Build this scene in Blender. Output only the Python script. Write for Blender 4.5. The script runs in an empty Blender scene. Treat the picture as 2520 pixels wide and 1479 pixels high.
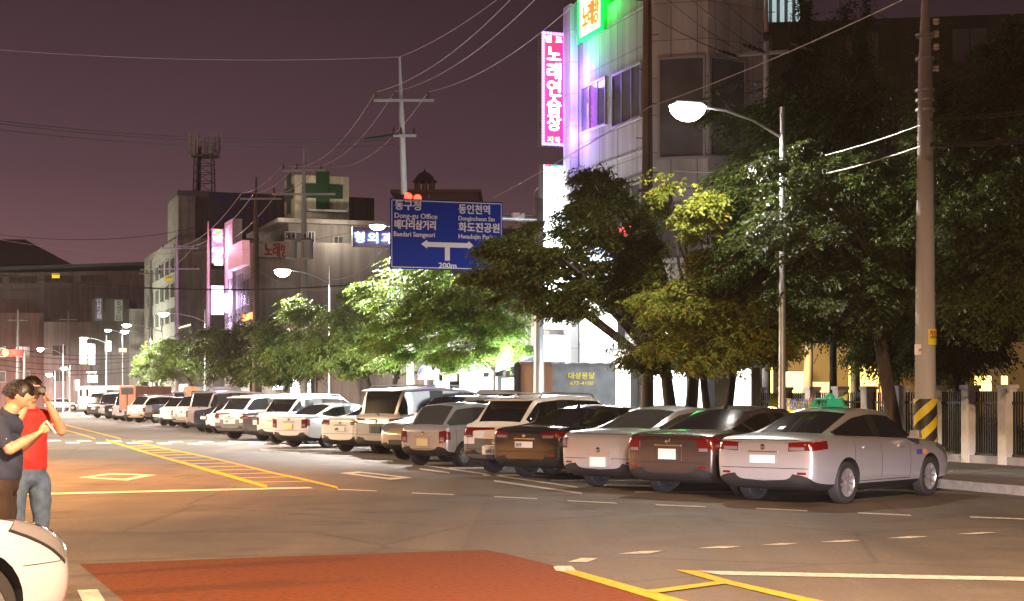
import bpy, bmesh, math, random
import numpy as np
from mathutils import Vector, Matrix
from mathutils.bvhtree import BVHTree
R = math.radians
random.seed(7); rng = np.random.default_rng(11)
C = bpy.context.scene.collection
SC = bpy.context.scene
# ---------------------------------------------------------------- camera
F, CX, HY, HC = 4200.0, 1260.0, 975.0, 1.65
cam = bpy.data.cameras.new('camera'); cam.lens = 60.0; cam.sensor_width = 36.0; cam.sensor_fit = 'HORIZONTAL'
cam.shift_y = (HY - 739.5) / 2520.0; cam.clip_start = 0.1; cam.clip_end = 3000
co = bpy.data.objects.new('camera', cam); C.objects.link(co); co.location = (0, 0, HC); co.rotation_euler = (R(90), 0, 0)
SC.camera = co
SC.view_settings.view_transform = 'Standard'; SC.view_settings.look = 'None'; SC.view_settings.exposure = .3; SC.view_settings.gamma = 1
SC.cycles.max_bounces = 5; SC.cycles.diffuse_bounces = 2; SC.cycles.glossy_bounces = 3; SC.cycles.transparent_max_bounces = 8
SC.cycles.transmission_bounces = 4; SC.cycles.volume_bounces = 0; SC.cycles.sample_clamp_indirect = 3.0
SC.cycles.caustics_reflective = False; SC.cycles.caustics_refractive = False
# ---------------------------------------------------------------- night sky: city glow, stronger low down and towards the town centre
def lin(r, g, b):
    f = lambda c: ((c/255)/12.92 if c/255 <= .04045 else ((c/255+.055)/1.055)**2.4)
    return (f(r), f(g), f(b), 1)
wd = bpy.data.worlds.new('World'); SC.world = wd; wd.use_nodes = True
nt = wd.node_tree; bg = nt.nodes['Background']
tc = nt.nodes.new('ShaderNodeTexCoord'); sp = nt.nodes.new('ShaderNodeSeparateXYZ'); nt.links.new(tc.outputs['Generated'], sp.inputs[0])
rp = nt.nodes.new('ShaderNodeValToRGB'); nt.links.new(sp.outputs['Z'], rp.inputs[0])
e = rp.color_ramp.elements
e[0].position = 0.0; e[0].color = lin(146, 101, 100); e[1].position = 1.0; e[1].color = lin(36, 26, 30)
for p_, c_ in ((.06, (114, 82, 84)), (.13, (84, 60, 67)), (.23, (60, 42, 49))):
    k = e.new(p_); k.color = lin(*c_)
mr = nt.nodes.new('ShaderNodeMapRange'); nt.links.new(sp.outputs['X'], mr.inputs[0])
mr.inputs[1].default_value = -.34; mr.inputs[2].default_value = .3; mr.inputs[3].default_value = .98; mr.inputs[4].default_value = .46
ns = nt.nodes.new('ShaderNodeTexNoise'); nt.links.new(tc.outputs['Generated'], ns.inputs[0]); ns.inputs['Scale'].default_value = 2.2; ns.inputs['Detail'].default_value = 3
mr2 = nt.nodes.new('ShaderNodeMapRange'); nt.links.new(ns.outputs[0], mr2.inputs[0]); mr2.inputs[3].default_value = .85; mr2.inputs[4].default_value = 1.15
mm = nt.nodes.new('ShaderNodeMath'); mm.operation = 'MULTIPLY'; nt.links.new(mr.outputs[0], mm.inputs[0]); nt.links.new(mr2.outputs[0], mm.inputs[1])
nt.links.new(rp.outputs[0], bg.inputs[0]); nt.links.new(mm.outputs[0], bg.inputs[1])
# ---------------------------------------------------------------- unseen light from outside the picture: street lamps and added fills
def plight(name, loc, power, col, rad=.18, spot=None, parent=None, aim=None):
    l = bpy.data.lights.new(name, 'SPOT' if spot else 'POINT'); l.energy = power; l.color = col; l.shadow_soft_size = rad
    if spot: l.spot_size = R(spot); l.spot_blend = .25
    o = bpy.data.objects.new(name, l); C.objects.link(o); o.location = loc
    if parent: o.parent = parent
    if aim: o.rotation_euler = (Vector(aim) - Vector(loc)).to_track_quat('-Z', 'Y').to_euler()
    return o
plight('added_low_beam', (.6, -2, .75), 2600, (.9, .86, 1), .07, 34, aim=(-3.0, 10.2, .15))  # added beam without a seen source, whitens the flank of the nearest saloon
SOD = (1.0, .40, .07); WARM = (1.0, .74, .52); NEU = (1.0, .93, .84); COOL = (.88, .95, 1.0)
# (lamps of the junction and far kerb, and added ones, follow)
def off(t, q, z): return (-.319*t+.948*q, .948*t+.319*q, z)
# lamps of the far kerb and of the junction behind the camera: no heads built; some only added to brighten the green trees and far hall
OFFLAMPS = [(off(36, -8, 8.5), 62000, (1, .41, .11), 134), (off(54, -9, 9), 18000, (1, .66, .34), 178), (off(70, -9, 8.5), 30000, (1, .76, .56), 177), (off(106, -9, 9), 60000, (1, .78, .6), 179), (off(190, -14, 10), 90000, (1, .72, .62), 180), (off(145, -9, 9), 44000, WARM, 177), (off(12, -11, 8.5), 13000, (1, .42, .10), 156),
            ((-4.6, -14, 9), 24000, (1, .38, .08), 160), ((3, 3, 8.5), 27000, (1, .62, .35), 178), ((9.5, 1, 8.5), 6000, (1, .55, .25), 146)]
for p_, w_, c_, s_ in OFFLAMPS: plight('offscreen_light', p_, w_, c_, .22, s_)
for x_, y_ in ((1.0, -5), (2.3, -5), (5.2, -6)):   # low beams added behind the camera to light the parked tails; no cars there
    l_ = plight('added_low_beam', (x_, y_, .7), 22000, (.95, .87, 1), .07, 64, aim=(x_+(.9 if x_ < 5 else -1.6), y_+10, .7-10*math.tan(R(31.3)))); l_.data.spot_blend = .06
# ---------------------------------------------------------------- placing: the street runs along U, its near right side is +W
U = Vector((-.319, .948, 0)); W = Vector((.948, .319, 0))
def P(x, y, D): return Vector(((x-CX)/F*D, D, HC-(y-HY)/F*D))
def G(x, y, z=0.0): D = (HC-z)*F/(y-HY); return Vector(((x-CX)/F*D, D, z))
def DQ(x, q): return q/(.948*(x-CX)/F + .319)
def PQ(x, q, y): return P(x, y, DQ(x, q))
def BQ(x, q, z=0.0): D = DQ(x, q); return Vector(((x-CX)/F*D, D, z))
# ---------------------------------------------------------------- materials
MATS = {}
def mat(name, col, rough=.6, metal=0, var=.0, scale=6, coat=0, em=None, es=0, bump=0, spec=.5, streak=False, trans=0, alpha=1):
    if name in MATS: return MATS[name]
    m = bpy.data.materials.new(name); m.use_nodes = True; t = m.node_tree; b = t.nodes['Principled BSDF']
    c = col if len(col) == 4 else (*col, 1)
    b.inputs['Base Color'].default_value = c; b.inputs['Roughness'].default_value = rough; b.inputs['Metallic'].default_value = metal
    b.inputs['Specular IOR Level'].default_value = spec
    if coat: b.inputs['Coat Weight'].default_value = coat; b.inputs['Coat Roughness'].default_value = .06
    if trans: b.inputs['Transmission Weight'].default_value = trans
    if alpha < 1: b.inputs['Alpha'].default_value = alpha
    if em: b.inputs['Emission Color'].default_value = (*em[:3], 1); b.inputs['Emission Strength'].default_value = es
    if var or bump:
        tc = t.nodes.new('ShaderNodeTexCoord'); n = t.nodes.new('ShaderNodeTexNoise'); n.inputs['Scale'].default_value = scale; n.inputs['Detail'].default_value = 6
        src = tc.outputs['Object']
        if streak:
            mp = t.nodes.new('ShaderNodeMapping'); mp.inputs['Scale'].default_value = (1, 1, .12); t.links.new(src, mp.inputs[0]); src = mp.outputs[0]
        t.links.new(src, n.inputs[0])
        if var:
            r = t.nodes.new('ShaderNodeMapRange'); t.links.new(n.outputs[0], r.inputs[0]); r.inputs[1].default_value = .3; r.inputs[2].default_value = .7
            r.inputs[3].default_value = 1-var; r.inputs[4].default_value = 1+var
            x = t.nodes.new('ShaderNodeVectorMath'); x.operation = 'SCALE'; x.inputs[0].default_value = c[:3]; t.links.new(r.outputs[0], x.inputs['Scale'])
            t.links.new(x.outputs[0], b.inputs['Base Color'])
        if bump:
            u = t.nodes.new('ShaderNodeBump'); u.inputs['Strength'].default_value = bump; u.inputs['Distance'].default_value = .01
            t.links.new(n.outputs[0], u.inputs['Height']); t.links.new(u.outputs[0], b.inputs['Normal'])
    MATS[name] = m; return m
def emit(name, col, s):
    if name in MATS: return MATS[name]
    return mat(name, tuple(min(.8, c) for c in col[:3]), .5, em=col, es=s)
def paint(name, col, metal=.25, rough=.32):
    m = mat('paint_'+name, col, rough, metal, coat=.8, var=.03, scale=3); return m
def asphalt():
    m = bpy.data.materials.new('asphalt'); m.use_nodes = True; t = m.node_tree; b = t.nodes['Principled BSDF']; L = t.links
    tc = t.nodes.new('ShaderNodeTexCoord')
    def noise(s, d=5, ro=.6):
        n = t.nodes.new('ShaderNodeTexNoise'); n.inputs['Scale'].default_value = s; n.inputs['Detail'].default_value = d; n.inputs['Roughness'].default_value = ro; L.new(tc.outputs['Object'], n.inputs[0]); return n.outputs[0]
    def rng_(v, a, bb, lo, hi):
        r = t.nodes.new('ShaderNodeMapRange'); L.new(v, r.inputs[0]); r.inputs[1].default_value = a; r.inputs[2].default_value = bb; r.inputs[3].default_value = lo; r.inputs[4].default_value = hi; return r.outputs[0]
    def mul(a, bb):
        x = t.nodes.new('ShaderNodeMath'); x.operation = 'MULTIPLY'; L.new(a, x.inputs[0]); L.new(bb, x.inputs[1]); return x.outputs[0]
    fine = noise(55, 3, .8); mid = noise(1.4, 5); big = noise(.16, 4)
    wv = t.nodes.new('ShaderNodeMapping'); wv.inputs['Rotation'].default_value = (0, 0, R(-18.6)); wv.inputs['Scale'].default_value = (1.1, .05, 1); L.new(tc.outputs['Object'], wv.inputs[0])
    nn = t.nodes.new('ShaderNodeTexNoise'); nn.inputs['Scale'].default_value = 1; nn.inputs['Detail'].default_value = 4; L.new(wv.outputs[0], nn.inputs[0])
    vo = t.nodes.new('ShaderNodeTexVoronoi'); vo.feature = 'DISTANCE_TO_EDGE'; vo.inputs['Scale'].default_value = .22; L.new(tc.outputs['Object'], vo.inputs[0])
    crack = rng_(vo.outputs['Distance'], 0, .012, .72, 1)
    grain = noise(13, 4, .75)
    vp = t.nodes.new('ShaderNodeTexVoronoi'); vp.inputs['Scale'].default_value = .11; L.new(tc.outputs['Object'], vp.inputs[0]); hs = t.nodes.new('ShaderNodeSeparateColor'); L.new(vp.outputs['Color'], hs.inputs[0])
    oil = noise(.55, 3, .5); f0 = mul(mul(rng_(hs.outputs[0], 0, 1, .84, 1.12), rng_(oil, .60, .70, 1, .66)), rng_(grain, .25, .75, .76, 1.24))
    f = mul(mul(mul(mul(mul(f0, rng_(fine, .25, .75, .62, 1.4)), rng_(mid, .3, .7, .86, 1.14)), rng_(big, .3, .7, .82, 1.18)), rng_(nn.outputs[0], .3, .7, .84, 1.16)), crack)
    s = t.nodes.new('ShaderNodeVectorMath'); s.operation = 'SCALE'; s.inputs[0].default_value = (.125, .108, .09); L.new(f, s.inputs['Scale']); L.new(s.outputs[0], b.inputs['Base Color'])
    L.new(rng_(mid, .3, .7, .62, .82), b.inputs['Roughness']); b.inputs['Specular IOR Level'].default_value = .18
    u = t.nodes.new('ShaderNodeBump'); u.inputs['Strength'].default_value = .5; u.inputs['Distance'].default_value = .006; L.new(fine, u.inputs['Height']); L.new(u.outputs[0], b.inputs['Normal'])
    return m
def worn(name, col, lo=.55):
    """road paint: colour broken up by wear"""
    m = bpy.data.materials.new(name); m.use_nodes = True; t = m.node_tree; b = t.nodes['Principled BSDF']; L = t.links
    tc = t.nodes.new('ShaderNodeTexCoord'); n = t.nodes.new('ShaderNodeTexNoise'); n.inputs['Scale'].default_value = 14; n.inputs['Detail'].default_value = 8; n.inputs['Roughness'].default_value = .75
    L.new(tc.outputs['Object'], n.inputs[0]); r = t.nodes.new('ShaderNodeMapRange'); L.new(n.outputs[0], r.inputs[0]); r.inputs[1].default_value = .40; r.inputs[2].default_value = .55; r.inputs[3].default_value = lo; r.inputs[4].default_value = 1
    s = t.nodes.new('ShaderNodeVectorMath'); s.operation = 'SCALE'; s.inputs[0].default_value = col; L.new(r.outputs[0], s.inputs['Scale']); L.new(s.outputs[0], b.inputs['Base Color']); b.inputs['Roughness'].default_value = .75; b.inputs['Specular IOR Level'].default_value = .08
    return m
def leafmat(name, col, trans=.35):
    m = bpy.data.materials.new(name); m.use_nodes = True; t = m.node_tree; b = t.nodes['Principled BSDF']; L = t.links
    g = t.nodes.new('ShaderNodeNewGeometry'); r = t.nodes.new('ShaderNodeValToRGB'); L.new(g.outputs['Random Per Island'], r.inputs[0])
    e = r.color_ramp.elements; e[0].color = (col[0]*.6, col[1]*.62, col[2]*.6, 1); e[1].color = (col[0]*1.5, col[1]*1.3, col[2]*.9, 1)
    k = e.new(.93); k.color = (col[0]*1.3, col[1]*1.3, col[2], 1); k2 = e.new(.97); k2.color = (col[0]*2.6, col[1]*1.2, col[2]*.8, 1)
    L.new(r.outputs[0], b.inputs['Base Color']); b.inputs['Roughness'].default_value = .5; b.inputs['Specular IOR Level'].default_value = .32
    tr = t.nodes.new('ShaderNodeBsdfTranslucent'); hs = t.nodes.new('ShaderNodeHueSaturation'); hs.inputs['Value'].default_value = 1.5; hs.inputs['Saturation'].default_value = .98
    L.new(r.outputs[0], hs.inputs['Color']); L.new(hs.outputs[0], tr.inputs[0])
    mx = t.nodes.new('ShaderNodeMixShader'); mx.inputs[0].default_value = trans; L.new(b.outputs[0], mx.inputs[1]); L.new(tr.outputs[0], mx.inputs[2])
    L.new(mx.outputs[0], t.nodes['Material Output'].inputs[0]); return m
M = dict(
 asphalt=asphalt(), white_line=worn('worn_white_paint', (.62, .6, .56)), yellow_line=worn('worn_yellow_paint', (.68, .38, .035), .7), red_pave=worn('red_surfacing', (.155, .044, .005), .58),
 pave=mat('paving', (.2, .19, .18), .8, var=.25, scale=3, bump=.3), kerb=mat('kerb_stone', (.3, .29, .28), .8, var=.2),
 tyre=mat('tyre_rubber', (.018, .017, .017), .75, bump=.3, scale=60), rim=mat('alloy', (.62, .62, .63), .3, .85), dark=mat('dark_plastic', (.015, .015, .016), .6), grey=mat('grey_plastic', (.12, .12, .12), .55),
 glass=mat('tinted_glass', (.012, .013, .014), .06, spec=.9, coat=.3), glass2=mat('light_glass', (.05, .055, .055), .08, spec=.9), red=mat('red_lens', (.13, .004, .004), .16, coat=.8), lens=mat('clear_lens', (.34, .34, .36), .08, .5, coat=1), amber=mat('amber_lens', (.7, .2, .02), .2, coat=.6),
 chrome=mat('chrome', (.75, .75, .76), .12, 1), plate=mat('plate_white', (.72, .72, .7), .4), plateg=mat('plate_green', (.025, .07, .05), .4), ink=mat('black_ink', (.02, .02, .025), .5),
 conc=mat('pole_concrete', (.38, .37, .37), .85, var=.25, scale=1.6, bump=.25, streak=True), steel=mat('galvanised_steel', (.42, .43, .45), .42, .55, var=.12, scale=3), brown=mat('rusty_brown_pole', (.17, .13, .105), .8, var=.2, scale=2, streak=True),
 insul=mat('brown_porcelain', (.09, .035, .025), .25), wire=mat('bare_wire', (.42, .38, .36), .5, .3), cable=mat('black_cable', (.015, .012, .014), .6), bark=mat('bark', (.085, .068, .055), .9, var=.4, scale=9, bump=.8, streak=True),
 signblue=mat('sign_blue', (.008, .035, .33), .42), signwhite=mat('sign_white', (.78, .72, .7), .5), frame=mat('window_frame', (.35, .34, .34), .5, .4), pane=mat('dark_pane', (.03, .032, .04), .08, spec=.9),
 yellow=mat('yellow_sheet', (.62, .5, .02), .55, var=.08, scale=2), black=mat('black_band', (.02, .02, .022), .6), iron=mat('iron_bar', (.02, .02, .02), .5, .5))
# ---------------------------------------------------------------- mesh builder
class MB:
    def __init__(s): s.v = []; s.f = []; s.m = []
    def add(s, vs, fs, m=0):
        n = len(s.v); s.v += [tuple(v) for v in vs]; s.f += [tuple(i+n for i in f) for f in fs]; s.m += [m]*len(fs); return s
    def box(s, c, d, rz=0, m=0, ax=None, tp=1.0):
        """box centred at c, size d, turned rz; tp tapers the top"""
        c = Vector(c); X, Y, Z = ax if ax else (Vector((math.cos(rz), math.sin(rz), 0)), Vector((-math.sin(rz), math.cos(rz), 0)), Vector((0, 0, 1)))
        vs = [c + X*(d[0]/2*a*(tp if e > 0 else 1)) + Y*(d[1]/2*b*(tp if e > 0 else 1)) + Z*(d[2]/2*e) for e in (-1, 1) for a, b in ((-1, -1), (1, -1), (1, 1), (-1, 1))]
        return s.add(vs, [(3, 2, 1, 0), (4, 5, 6, 7), (0, 1, 5, 4), (1, 2, 6, 5), (2, 3, 7, 6), (3, 0, 4, 7)], m)
    def tube(s, pts, rs, n=8, m=0, cap=True):
        pts = [Vector(p) for p in pts]; rs = rs if isinstance(rs, (list, tuple)) else [rs]*len(pts); vs = []; fs = []
        up = None
        for i, p in enumerate(pts):
            t = (pts[min(i+1, len(pts)-1)] - pts[max(i-1, 0)]).normalized()
            if up is None: up = Vector((0, 0, 1)) if abs(t.z) < .9 else Vector((1, 0, 0))
            a = t.cross(up).normalized(); b = a.cross(t).normalized(); up = b
            for k in range(n):
                an = 2*math.pi*k/n; vs.append(p + a*(rs[i]*math.cos(an)) + b*(rs[i]*math.sin(an)))
        for i in range(len(pts)-1):
            for k in range(n): fs.append((i*n+k, i*n+(k+1) % n, (i+1)*n+(k+1) % n, (i+1)*n+k))
        if cap: fs.append(tuple(range(n-1, -1, -1))); fs.append(tuple((len(pts)-1)*n+k for k in range(n)))
        return s.add(vs, fs, m)
    def lathe(s, o, ax, prof, n=20, m=0, cap=True):
        """prof: (distance along axis, radius)"""
        o = Vector(o); ax = Vector(ax).normalized(); a = ax.orthogonal().normalized(); b = ax.cross(a); vs = []; fs = []
        for h, r in prof:
            for k in range(n):
                an = 2*math.pi*k/n; vs.append(o + ax*h + a*(r*math.cos(an)) + b*(r*math.sin(an)))
        for i in range(len(prof)-1):
            for k in range(n): fs.append((i*n+k, i*n+(k+1) % n, (i+1)*n+(k+1) % n, (i+1)*n+k))
        if cap: fs.append(tuple(range(n-1, -1, -1))); fs.append(tuple((len(prof)-1)*n+k for k in range(n)))
        return s.add(vs, fs, m)
    def prism(s, pts, ext, m=0):
        """planar polygon pts (3D) pushed along the vector ext"""
        pts = [Vector(p) for p in pts]; n = len(pts); e = Vector(ext)
        return s.add(pts + [p+e for p in pts], [tuple(range(n-1, -1, -1)), tuple(range(n, 2*n))] + [(i, (i+1) % n, n+(i+1) % n, n+i) for i in range(n)], m)
    def poly(s, pts, m=0): return s.add(pts, [tuple(range(len(pts)))], m)
    def build(s, name, mats, parent=None, smooth=False, loc=None, ang=40):
        me = bpy.data.meshes.new(name); me.from_pydata(s.v, [], s.f)
        for m in (mats if isinstance(mats, (list, tuple)) else [mats]): me.materials.append(M[m] if isinstance(m, str) else m)
        for p, k in zip(me.polygons, s.m): p.material_index = k
        if smooth: me.shade_smooth(); me.set_sharp_from_angle(angle=R(ang))
        me.update(); return link(name, me, parent, loc)
def link(name, me, parent=None, loc=None):
    o = bpy.data.objects.new(name, me); C.objects.link(o)
    if parent is not None:
        o.parent = parent
        if parent.name in WORLD: o.matrix_parent_inverse = WORLD[parent.name]
    if loc is not None: o.location = loc
    return o
WORLD = {}
def bev(o, w=.01, seg=2):
    b = o.modifiers.new('bevel', 'BEVEL'); b.width = w; b.segments = seg; b.limit_method = 'ANGLE'; b.angle_limit = R(40); return o
def tag(o, label=None, cat=None, group=None, kind=None):
    if label: o['label'] = label
    if cat: o['category'] = cat
    if group: o['group'] = group
    if kind: o['kind'] = kind
    return o
def thing(name, label, cat, loc=(0, 0, 0), rz=0, group=None):
    o = bpy.data.objects.new(name, None); o.empty_display_size = .3; C.objects.link(o); o.location = loc; o.rotation_euler = (0, 0, rz); return tag(o, label, cat, group)
def wthing(name, label, cat, loc=(0, 0, 0), rz=0, group=None):
    """a thing whose parts are written in world coordinates"""
    o = thing(name, label, cat, loc, rz, group); WORLD[o.name] = (Matrix.Translation(loc) @ Matrix.Rotation(rz, 4, 'Z')).inverted(); return o
def struct(mb, name, m): return tag(mb.build(name, m), kind='structure')
def copy_tree(o, parent=None):
    c = o.copy(); C.objects.link(c); c.parent = parent
    for ch in list(o.children): copy_tree(ch, c)
    return c
def textmesh(txt, h, m, name, parent, origin, xa, za, depth=.006, fat=0.0, width=None, align='LEFT'):
    """writing as thin solid letters; xa runs along the line, za up"""
    cu = bpy.data.curves.new('writing', 'FONT'); cu.body = txt; cu.size = h*1.25; cu.extrude = depth/2; cu.resolution_u = 3; cu.align_x = align
    ob = bpy.data.objects.new('writing', cu); C.objects.link(ob); bpy.context.view_layer.update()
    me = bpy.data.meshes.new_from_object(ob.evaluated_get(bpy.context.evaluated_depsgraph_get())); bpy.data.objects.remove(ob); bpy.data.curves.remove(cu)
    xa = Vector(xa).normalized(); za = Vector(za).normalized(); na = xa.cross(za)
    xs = [v.co.x for v in me.vertices] or [0, 1]; sx = 1.0 if not width else width/max(1e-3, max(xs)-min(xs)); x0 = min(xs) if width else 0
    for v in me.vertices:
        c = v.co.copy(); v.co = Vector(origin) + xa*((c.x-x0)*sx) + za*c.y + na*c.z
    me.materials.clear(); me.materials.append(M[m] if isinstance(m, str) else m)
    if fat:   # heavier strokes: the line repeated a hair's breadth to each side, each a millimetre prouder
        bm = bmesh.new(); bm.from_mesh(me); g0 = bm.verts[:] + bm.edges[:] + bm.faces[:]
        for i, (dx, dz) in enumerate(((fat, 0), (-fat, 0), (0, fat*.7), (0, -fat*.7))):
            r = bmesh.ops.duplicate(bm, geom=g0); k = .0012*(i+1)
            bmesh.ops.translate(bm, vec=xa*dx+za*dz+na*k, verts=[v for v in r['geom'] if isinstance(v, bmesh.types.BMVert)])
        bm.to_mesh(me); bm.free()
    return link(name, me, parent)
# ================================================================ vehicles
def evald(o):
    dg = bpy.context.evaluated_depsgraph_get(); dg.update(); return bpy.data.meshes.new_from_object(o.evaluated_get(dg))
# station: x, half width, underside, deck/belt height, roof height (None outside the cabin), roof half width
KIND = {
 'sedan': dict(st=[(0, .78, .40, .90, None, 0), (.07, .86, .27, .99, None, 0), (.32, .895, .22, 1.035, None, 0), (.78, .91, .2, 1.05, None, 0), (1.62, .915, .2, .985, 1.41, .60), (2.05, .915, .2, .97, 1.465, .625), (2.13, .915, .2, .965, 1.47, .625),
   (2.80, .915, .2, .94, 1.44, .61), (3.62, .91, .2, .955, None, 0), (4.25, .895, .2, .87, None, 0), (4.62, .84, .22, .76, None, 0), (4.80, .70, .34, .60, None, 0)], base=3, rs=4, re=7, fb=8, bp=5, ro=1.02, wb=2.78, tw=1.58, wr=.325, top=1.47),
 'oldsedan': dict(st=[(0, .74, .42, .93, None, 0), (.06, .82, .28, 1.0, None, 0), (.30, .85, .22, 1.03, None, 0), (.62, .86, .2, 1.03, None, 0), (1.32, .865, .2, .96, 1.38, .58), (1.85, .865, .2, .94, 1.43, .6), (1.93, .865, .2, .94, 1.435, .6),
   (2.60, .865, .2, .92, 1.41, .59), (3.25, .86, .2, .93, None, 0), (3.85, .85, .2, .88, None, 0), (4.2, .80, .22, .77, None, 0), (4.36, .66, .34, .62, None, 0)], base=3, rs=4, re=7, fb=8, bp=5, ro=.92, wb=2.5, tw=1.48, wr=.30, top=1.43),
 'suv': dict(st=[(0, .80, .45, .86, None, 0), (.05, .89, .34, .98, None, 0), (.13, .925, .30, 1.05, None, 0), (.18, .93, .28, 1.08, None, 0), (.62, .93, .27, 1.08, 1.62, .66), (1.35, .93, .27, 1.06, 1.68, .68), (1.43, .93, .27, 1.06, 1.685, .68),
   (2.75, .93, .27, 1.03, 1.66, .66), (3.55, .925, .27, 1.08, None, 0), (4.15, .91, .28, 1.02, None, 0), (4.5, .86, .30, .88, None, 0), (4.66, .72, .42, .66, None, 0)], base=3, rs=4, re=7, fb=8, bp=5, ro=.95, wb=2.72, tw=1.62, wr=.355, top=1.69),
 'van': dict(st=[(0, .80, .42, .86, None, 0), (.04, .90, .30, .98, None, 0), (.09, .95, .26, 1.08, None, 0), (.12, .955, .25, 1.12, None, 0), (.34, .96, .25, 1.12, 1.86, .76), (1.55, .96, .25, 1.10, 1.92, .78), (1.63, .96, .25, 1.10, 1.925, .78),
   (3.45, .955, .25, 1.06, 1.86, .74), (4.35, .94, .25, 1.02, None, 0), (4.75, .90, .26, .93, None, 0), (5.0, .84, .28, .80, None, 0), (5.12, .70, .38, .62, None, 0)], base=3, rs=4, re=7, fb=8, bp=5, ro=1.0, wb=3.1, tw=1.68, wr=.345, top=1.92),
 'hatch': dict(st=[(0, .66, .40, .80, None, 0), (.05, .72, .30, .88, None, 0), (.10, .745, .26, .93, None, 0), (.16, .75, .24, .95, None, 0), (.52, .752, .24, .95, 1.44, .55), (1.15, .752, .24, .93, 1.5, .57), (1.22, .752, .24, .93, 1.5, .57),
   (2.2, .75, .24, .91, 1.46, .55), (2.85, .745, .24, .93, None, 0), (3.2, .73, .24, .86, None, 0), (3.42, .68, .26, .74, None, 0), (3.5, .56, .36, .58, None, 0)], base=3, rs=4, re=7, fb=8, bp=5, ro=.62, wb=2.34, tw=1.30, wr=.27, top=1.5),
}
def ring(s):
    x, w, zb, zd, zr, yr = s
    pts = [(0, zb), (.80*w, zb), (.965*w, zb+.09), (w, zb+(zd-zb)*.46), (.985*w, zd-.11), (.925*w, zd)]
    if zr: pts += [(.895*w, zd+.03), (yr, zr-.10), (yr-.075, zr-.03), (yr*.5, zr), (0, zr+.012)]
    else: pts += [(.86*w, zd+.004), (.74*w, zd+.012), (.62*w, zd+.018), (.32*w, zd+.028), (0, zd+.032)]
    return [(x, y, z) for y, z in pts]
def carbody(kd, cladding=False):
    """closed car shell, subdivided, wheel arches cut; returns mesh with zones: 0 paint 1 rear glass 2,3 side glass 4 windscreen 5 dark 6 cladding"""
    K = KIND[kd]; st = K['st']; n = len(st); vs = []; idx = {}
    for i, s in enumerate(st):
        for k, p in enumerate(ring(s)):
            idx[i, k, 1] = len(vs); vs.append(p)
            if k in (0, 10): idx[i, k, -1] = idx[i, k, 1]
            else: idx[i, k, -1] = len(vs); vs.append((p[0], -p[1], p[2]))
    fs = []; ms = []
    def z(i, k, sg):
        if k in (0, 1): return 5
        if k in (8, 9) and i == K['base']: return 1
        if k in (8, 9) and i == K['fb']-1: return 4
        if k == 6 and K['base'] <= i < K['fb']:
            if i == K['bp']: return 5
            return (2 if sg > 0 else 3) if not (kd == 'sedan' and i == K['base'] and False) else 0
        if cladding and k == 2: return 6
        return 0
    for i in range(n-1):
        for k in range(10):
            for sg in (1, -1):
                q = [idx[i, k, sg], idx[i+1, k, sg], idx[i+1, k+1, sg], idx[i, k+1, sg]]
                if sg > 0: q = q[::-1]
                fs.append(q[::-1]); ms.append(z(i, k, sg))
    for i, sgn in ((0, 1), (n-1, -1)):
        for k in range(10):
            q = [idx[i, k, 1], idx[i, k+1, 1], idx[i, k+1, -1], idx[i, k, -1]]; q = list(dict.fromkeys(q))
            fs.append(q if sgn < 0 else q[::-1]); ms.append(6 if cladding and k < 4 else 0)
    me = bpy.data.meshes.new('shell'); me.from_pydata(vs, [], fs)
    for p, m in zip(me.polygons, ms): p.material_index = m
    bm = bmesh.new(); bm.from_mesh(me); bmesh.ops.recalc_face_normals(bm, faces=bm.faces)
    cl = bm.edges.layers.float.get('crease_edge') or bm.edges.layers.float.new('crease_edge'); bm.verts.ensure_lookup_table()
    def cr(a, b, v):
        e = bm.edges.get((bm.verts[a], bm.verts[b]))
        if e: e[cl] = v
    for i in range(n-1):
        for sg in (1, -1):
            cr(idx[i, 2, sg], idx[i+1, 2, sg], .4); cr(idx[i, 5, sg], idx[i+1, 5, sg], .45); cr(idx[i, 1, sg], idx[i+1, 1, sg], .6)
            if K['base'] <= i < K['fb']: cr(idx[i, 6, sg], idx[i+1, 6, sg], .9); cr(idx[i, 7, sg], idx[i+1, 7, sg], .7); cr(idx[i, 8, sg], idx[i+1, 8, sg], .6)
    for i in (K['base'], K['rs'], K['re'], K['fb']):
        for k in (8, 9, 7):
            for sg in (1, -1): cr(idx[i, k, sg], idx[i, k+1, sg], .85)
    for k in range(2, 9):
        for sg in (1, -1): cr(idx[1, k, sg], idx[1, k+1, sg], .25)
    bm.to_mesh(me); bm.free()
    for _ in range(7): me.materials.append(None)
    o = bpy.data.objects.new('shell', me); C.objects.link(o); sb = o.modifiers.new('s', 'SUBSURF'); sb.levels = 2; sb.render_levels = 2
    full = evald(o)
    cut = MB()
    for x in (K['ro'], K['ro']+K['wb']):
        for sg in (1, -1): cut.lathe((x, sg*(K['tw']/2-.17), K['wr']+.01), (0, sg, 0), [(0, K['wr']+.055), (.8, K['wr']+.055)], 28, 5)
    cm = bpy.data.meshes.new('cut'); cm.from_pydata(cut.v, [], cut.f); cbm = bmesh.new(); cbm.from_mesh(cm); bmesh.ops.recalc_face_normals(cbm, faces=cbm.faces); cbm.to_mesh(cm); cbm.free()
    for _ in range(7): cm.materials.append(None)
    for p in cm.polygons: p.material_index = 5
    oc = bpy.data.objects.new('cut', cm); C.objects.link(oc)
    b = o.modifiers.new('b', 'BOOLEAN'); b.operation = 'DIFFERENCE'; b.object = oc; b.solver = 'EXACT'
    res = evald(o); bpy.data.objects.remove(o); bpy.data.objects.remove(oc)
    bvh = BVHTree.FromPolygons([v.co.copy() for v in full.vertices], [tuple(p.vertices) for p in full.polygons])
    return res, bvh, full
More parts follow.
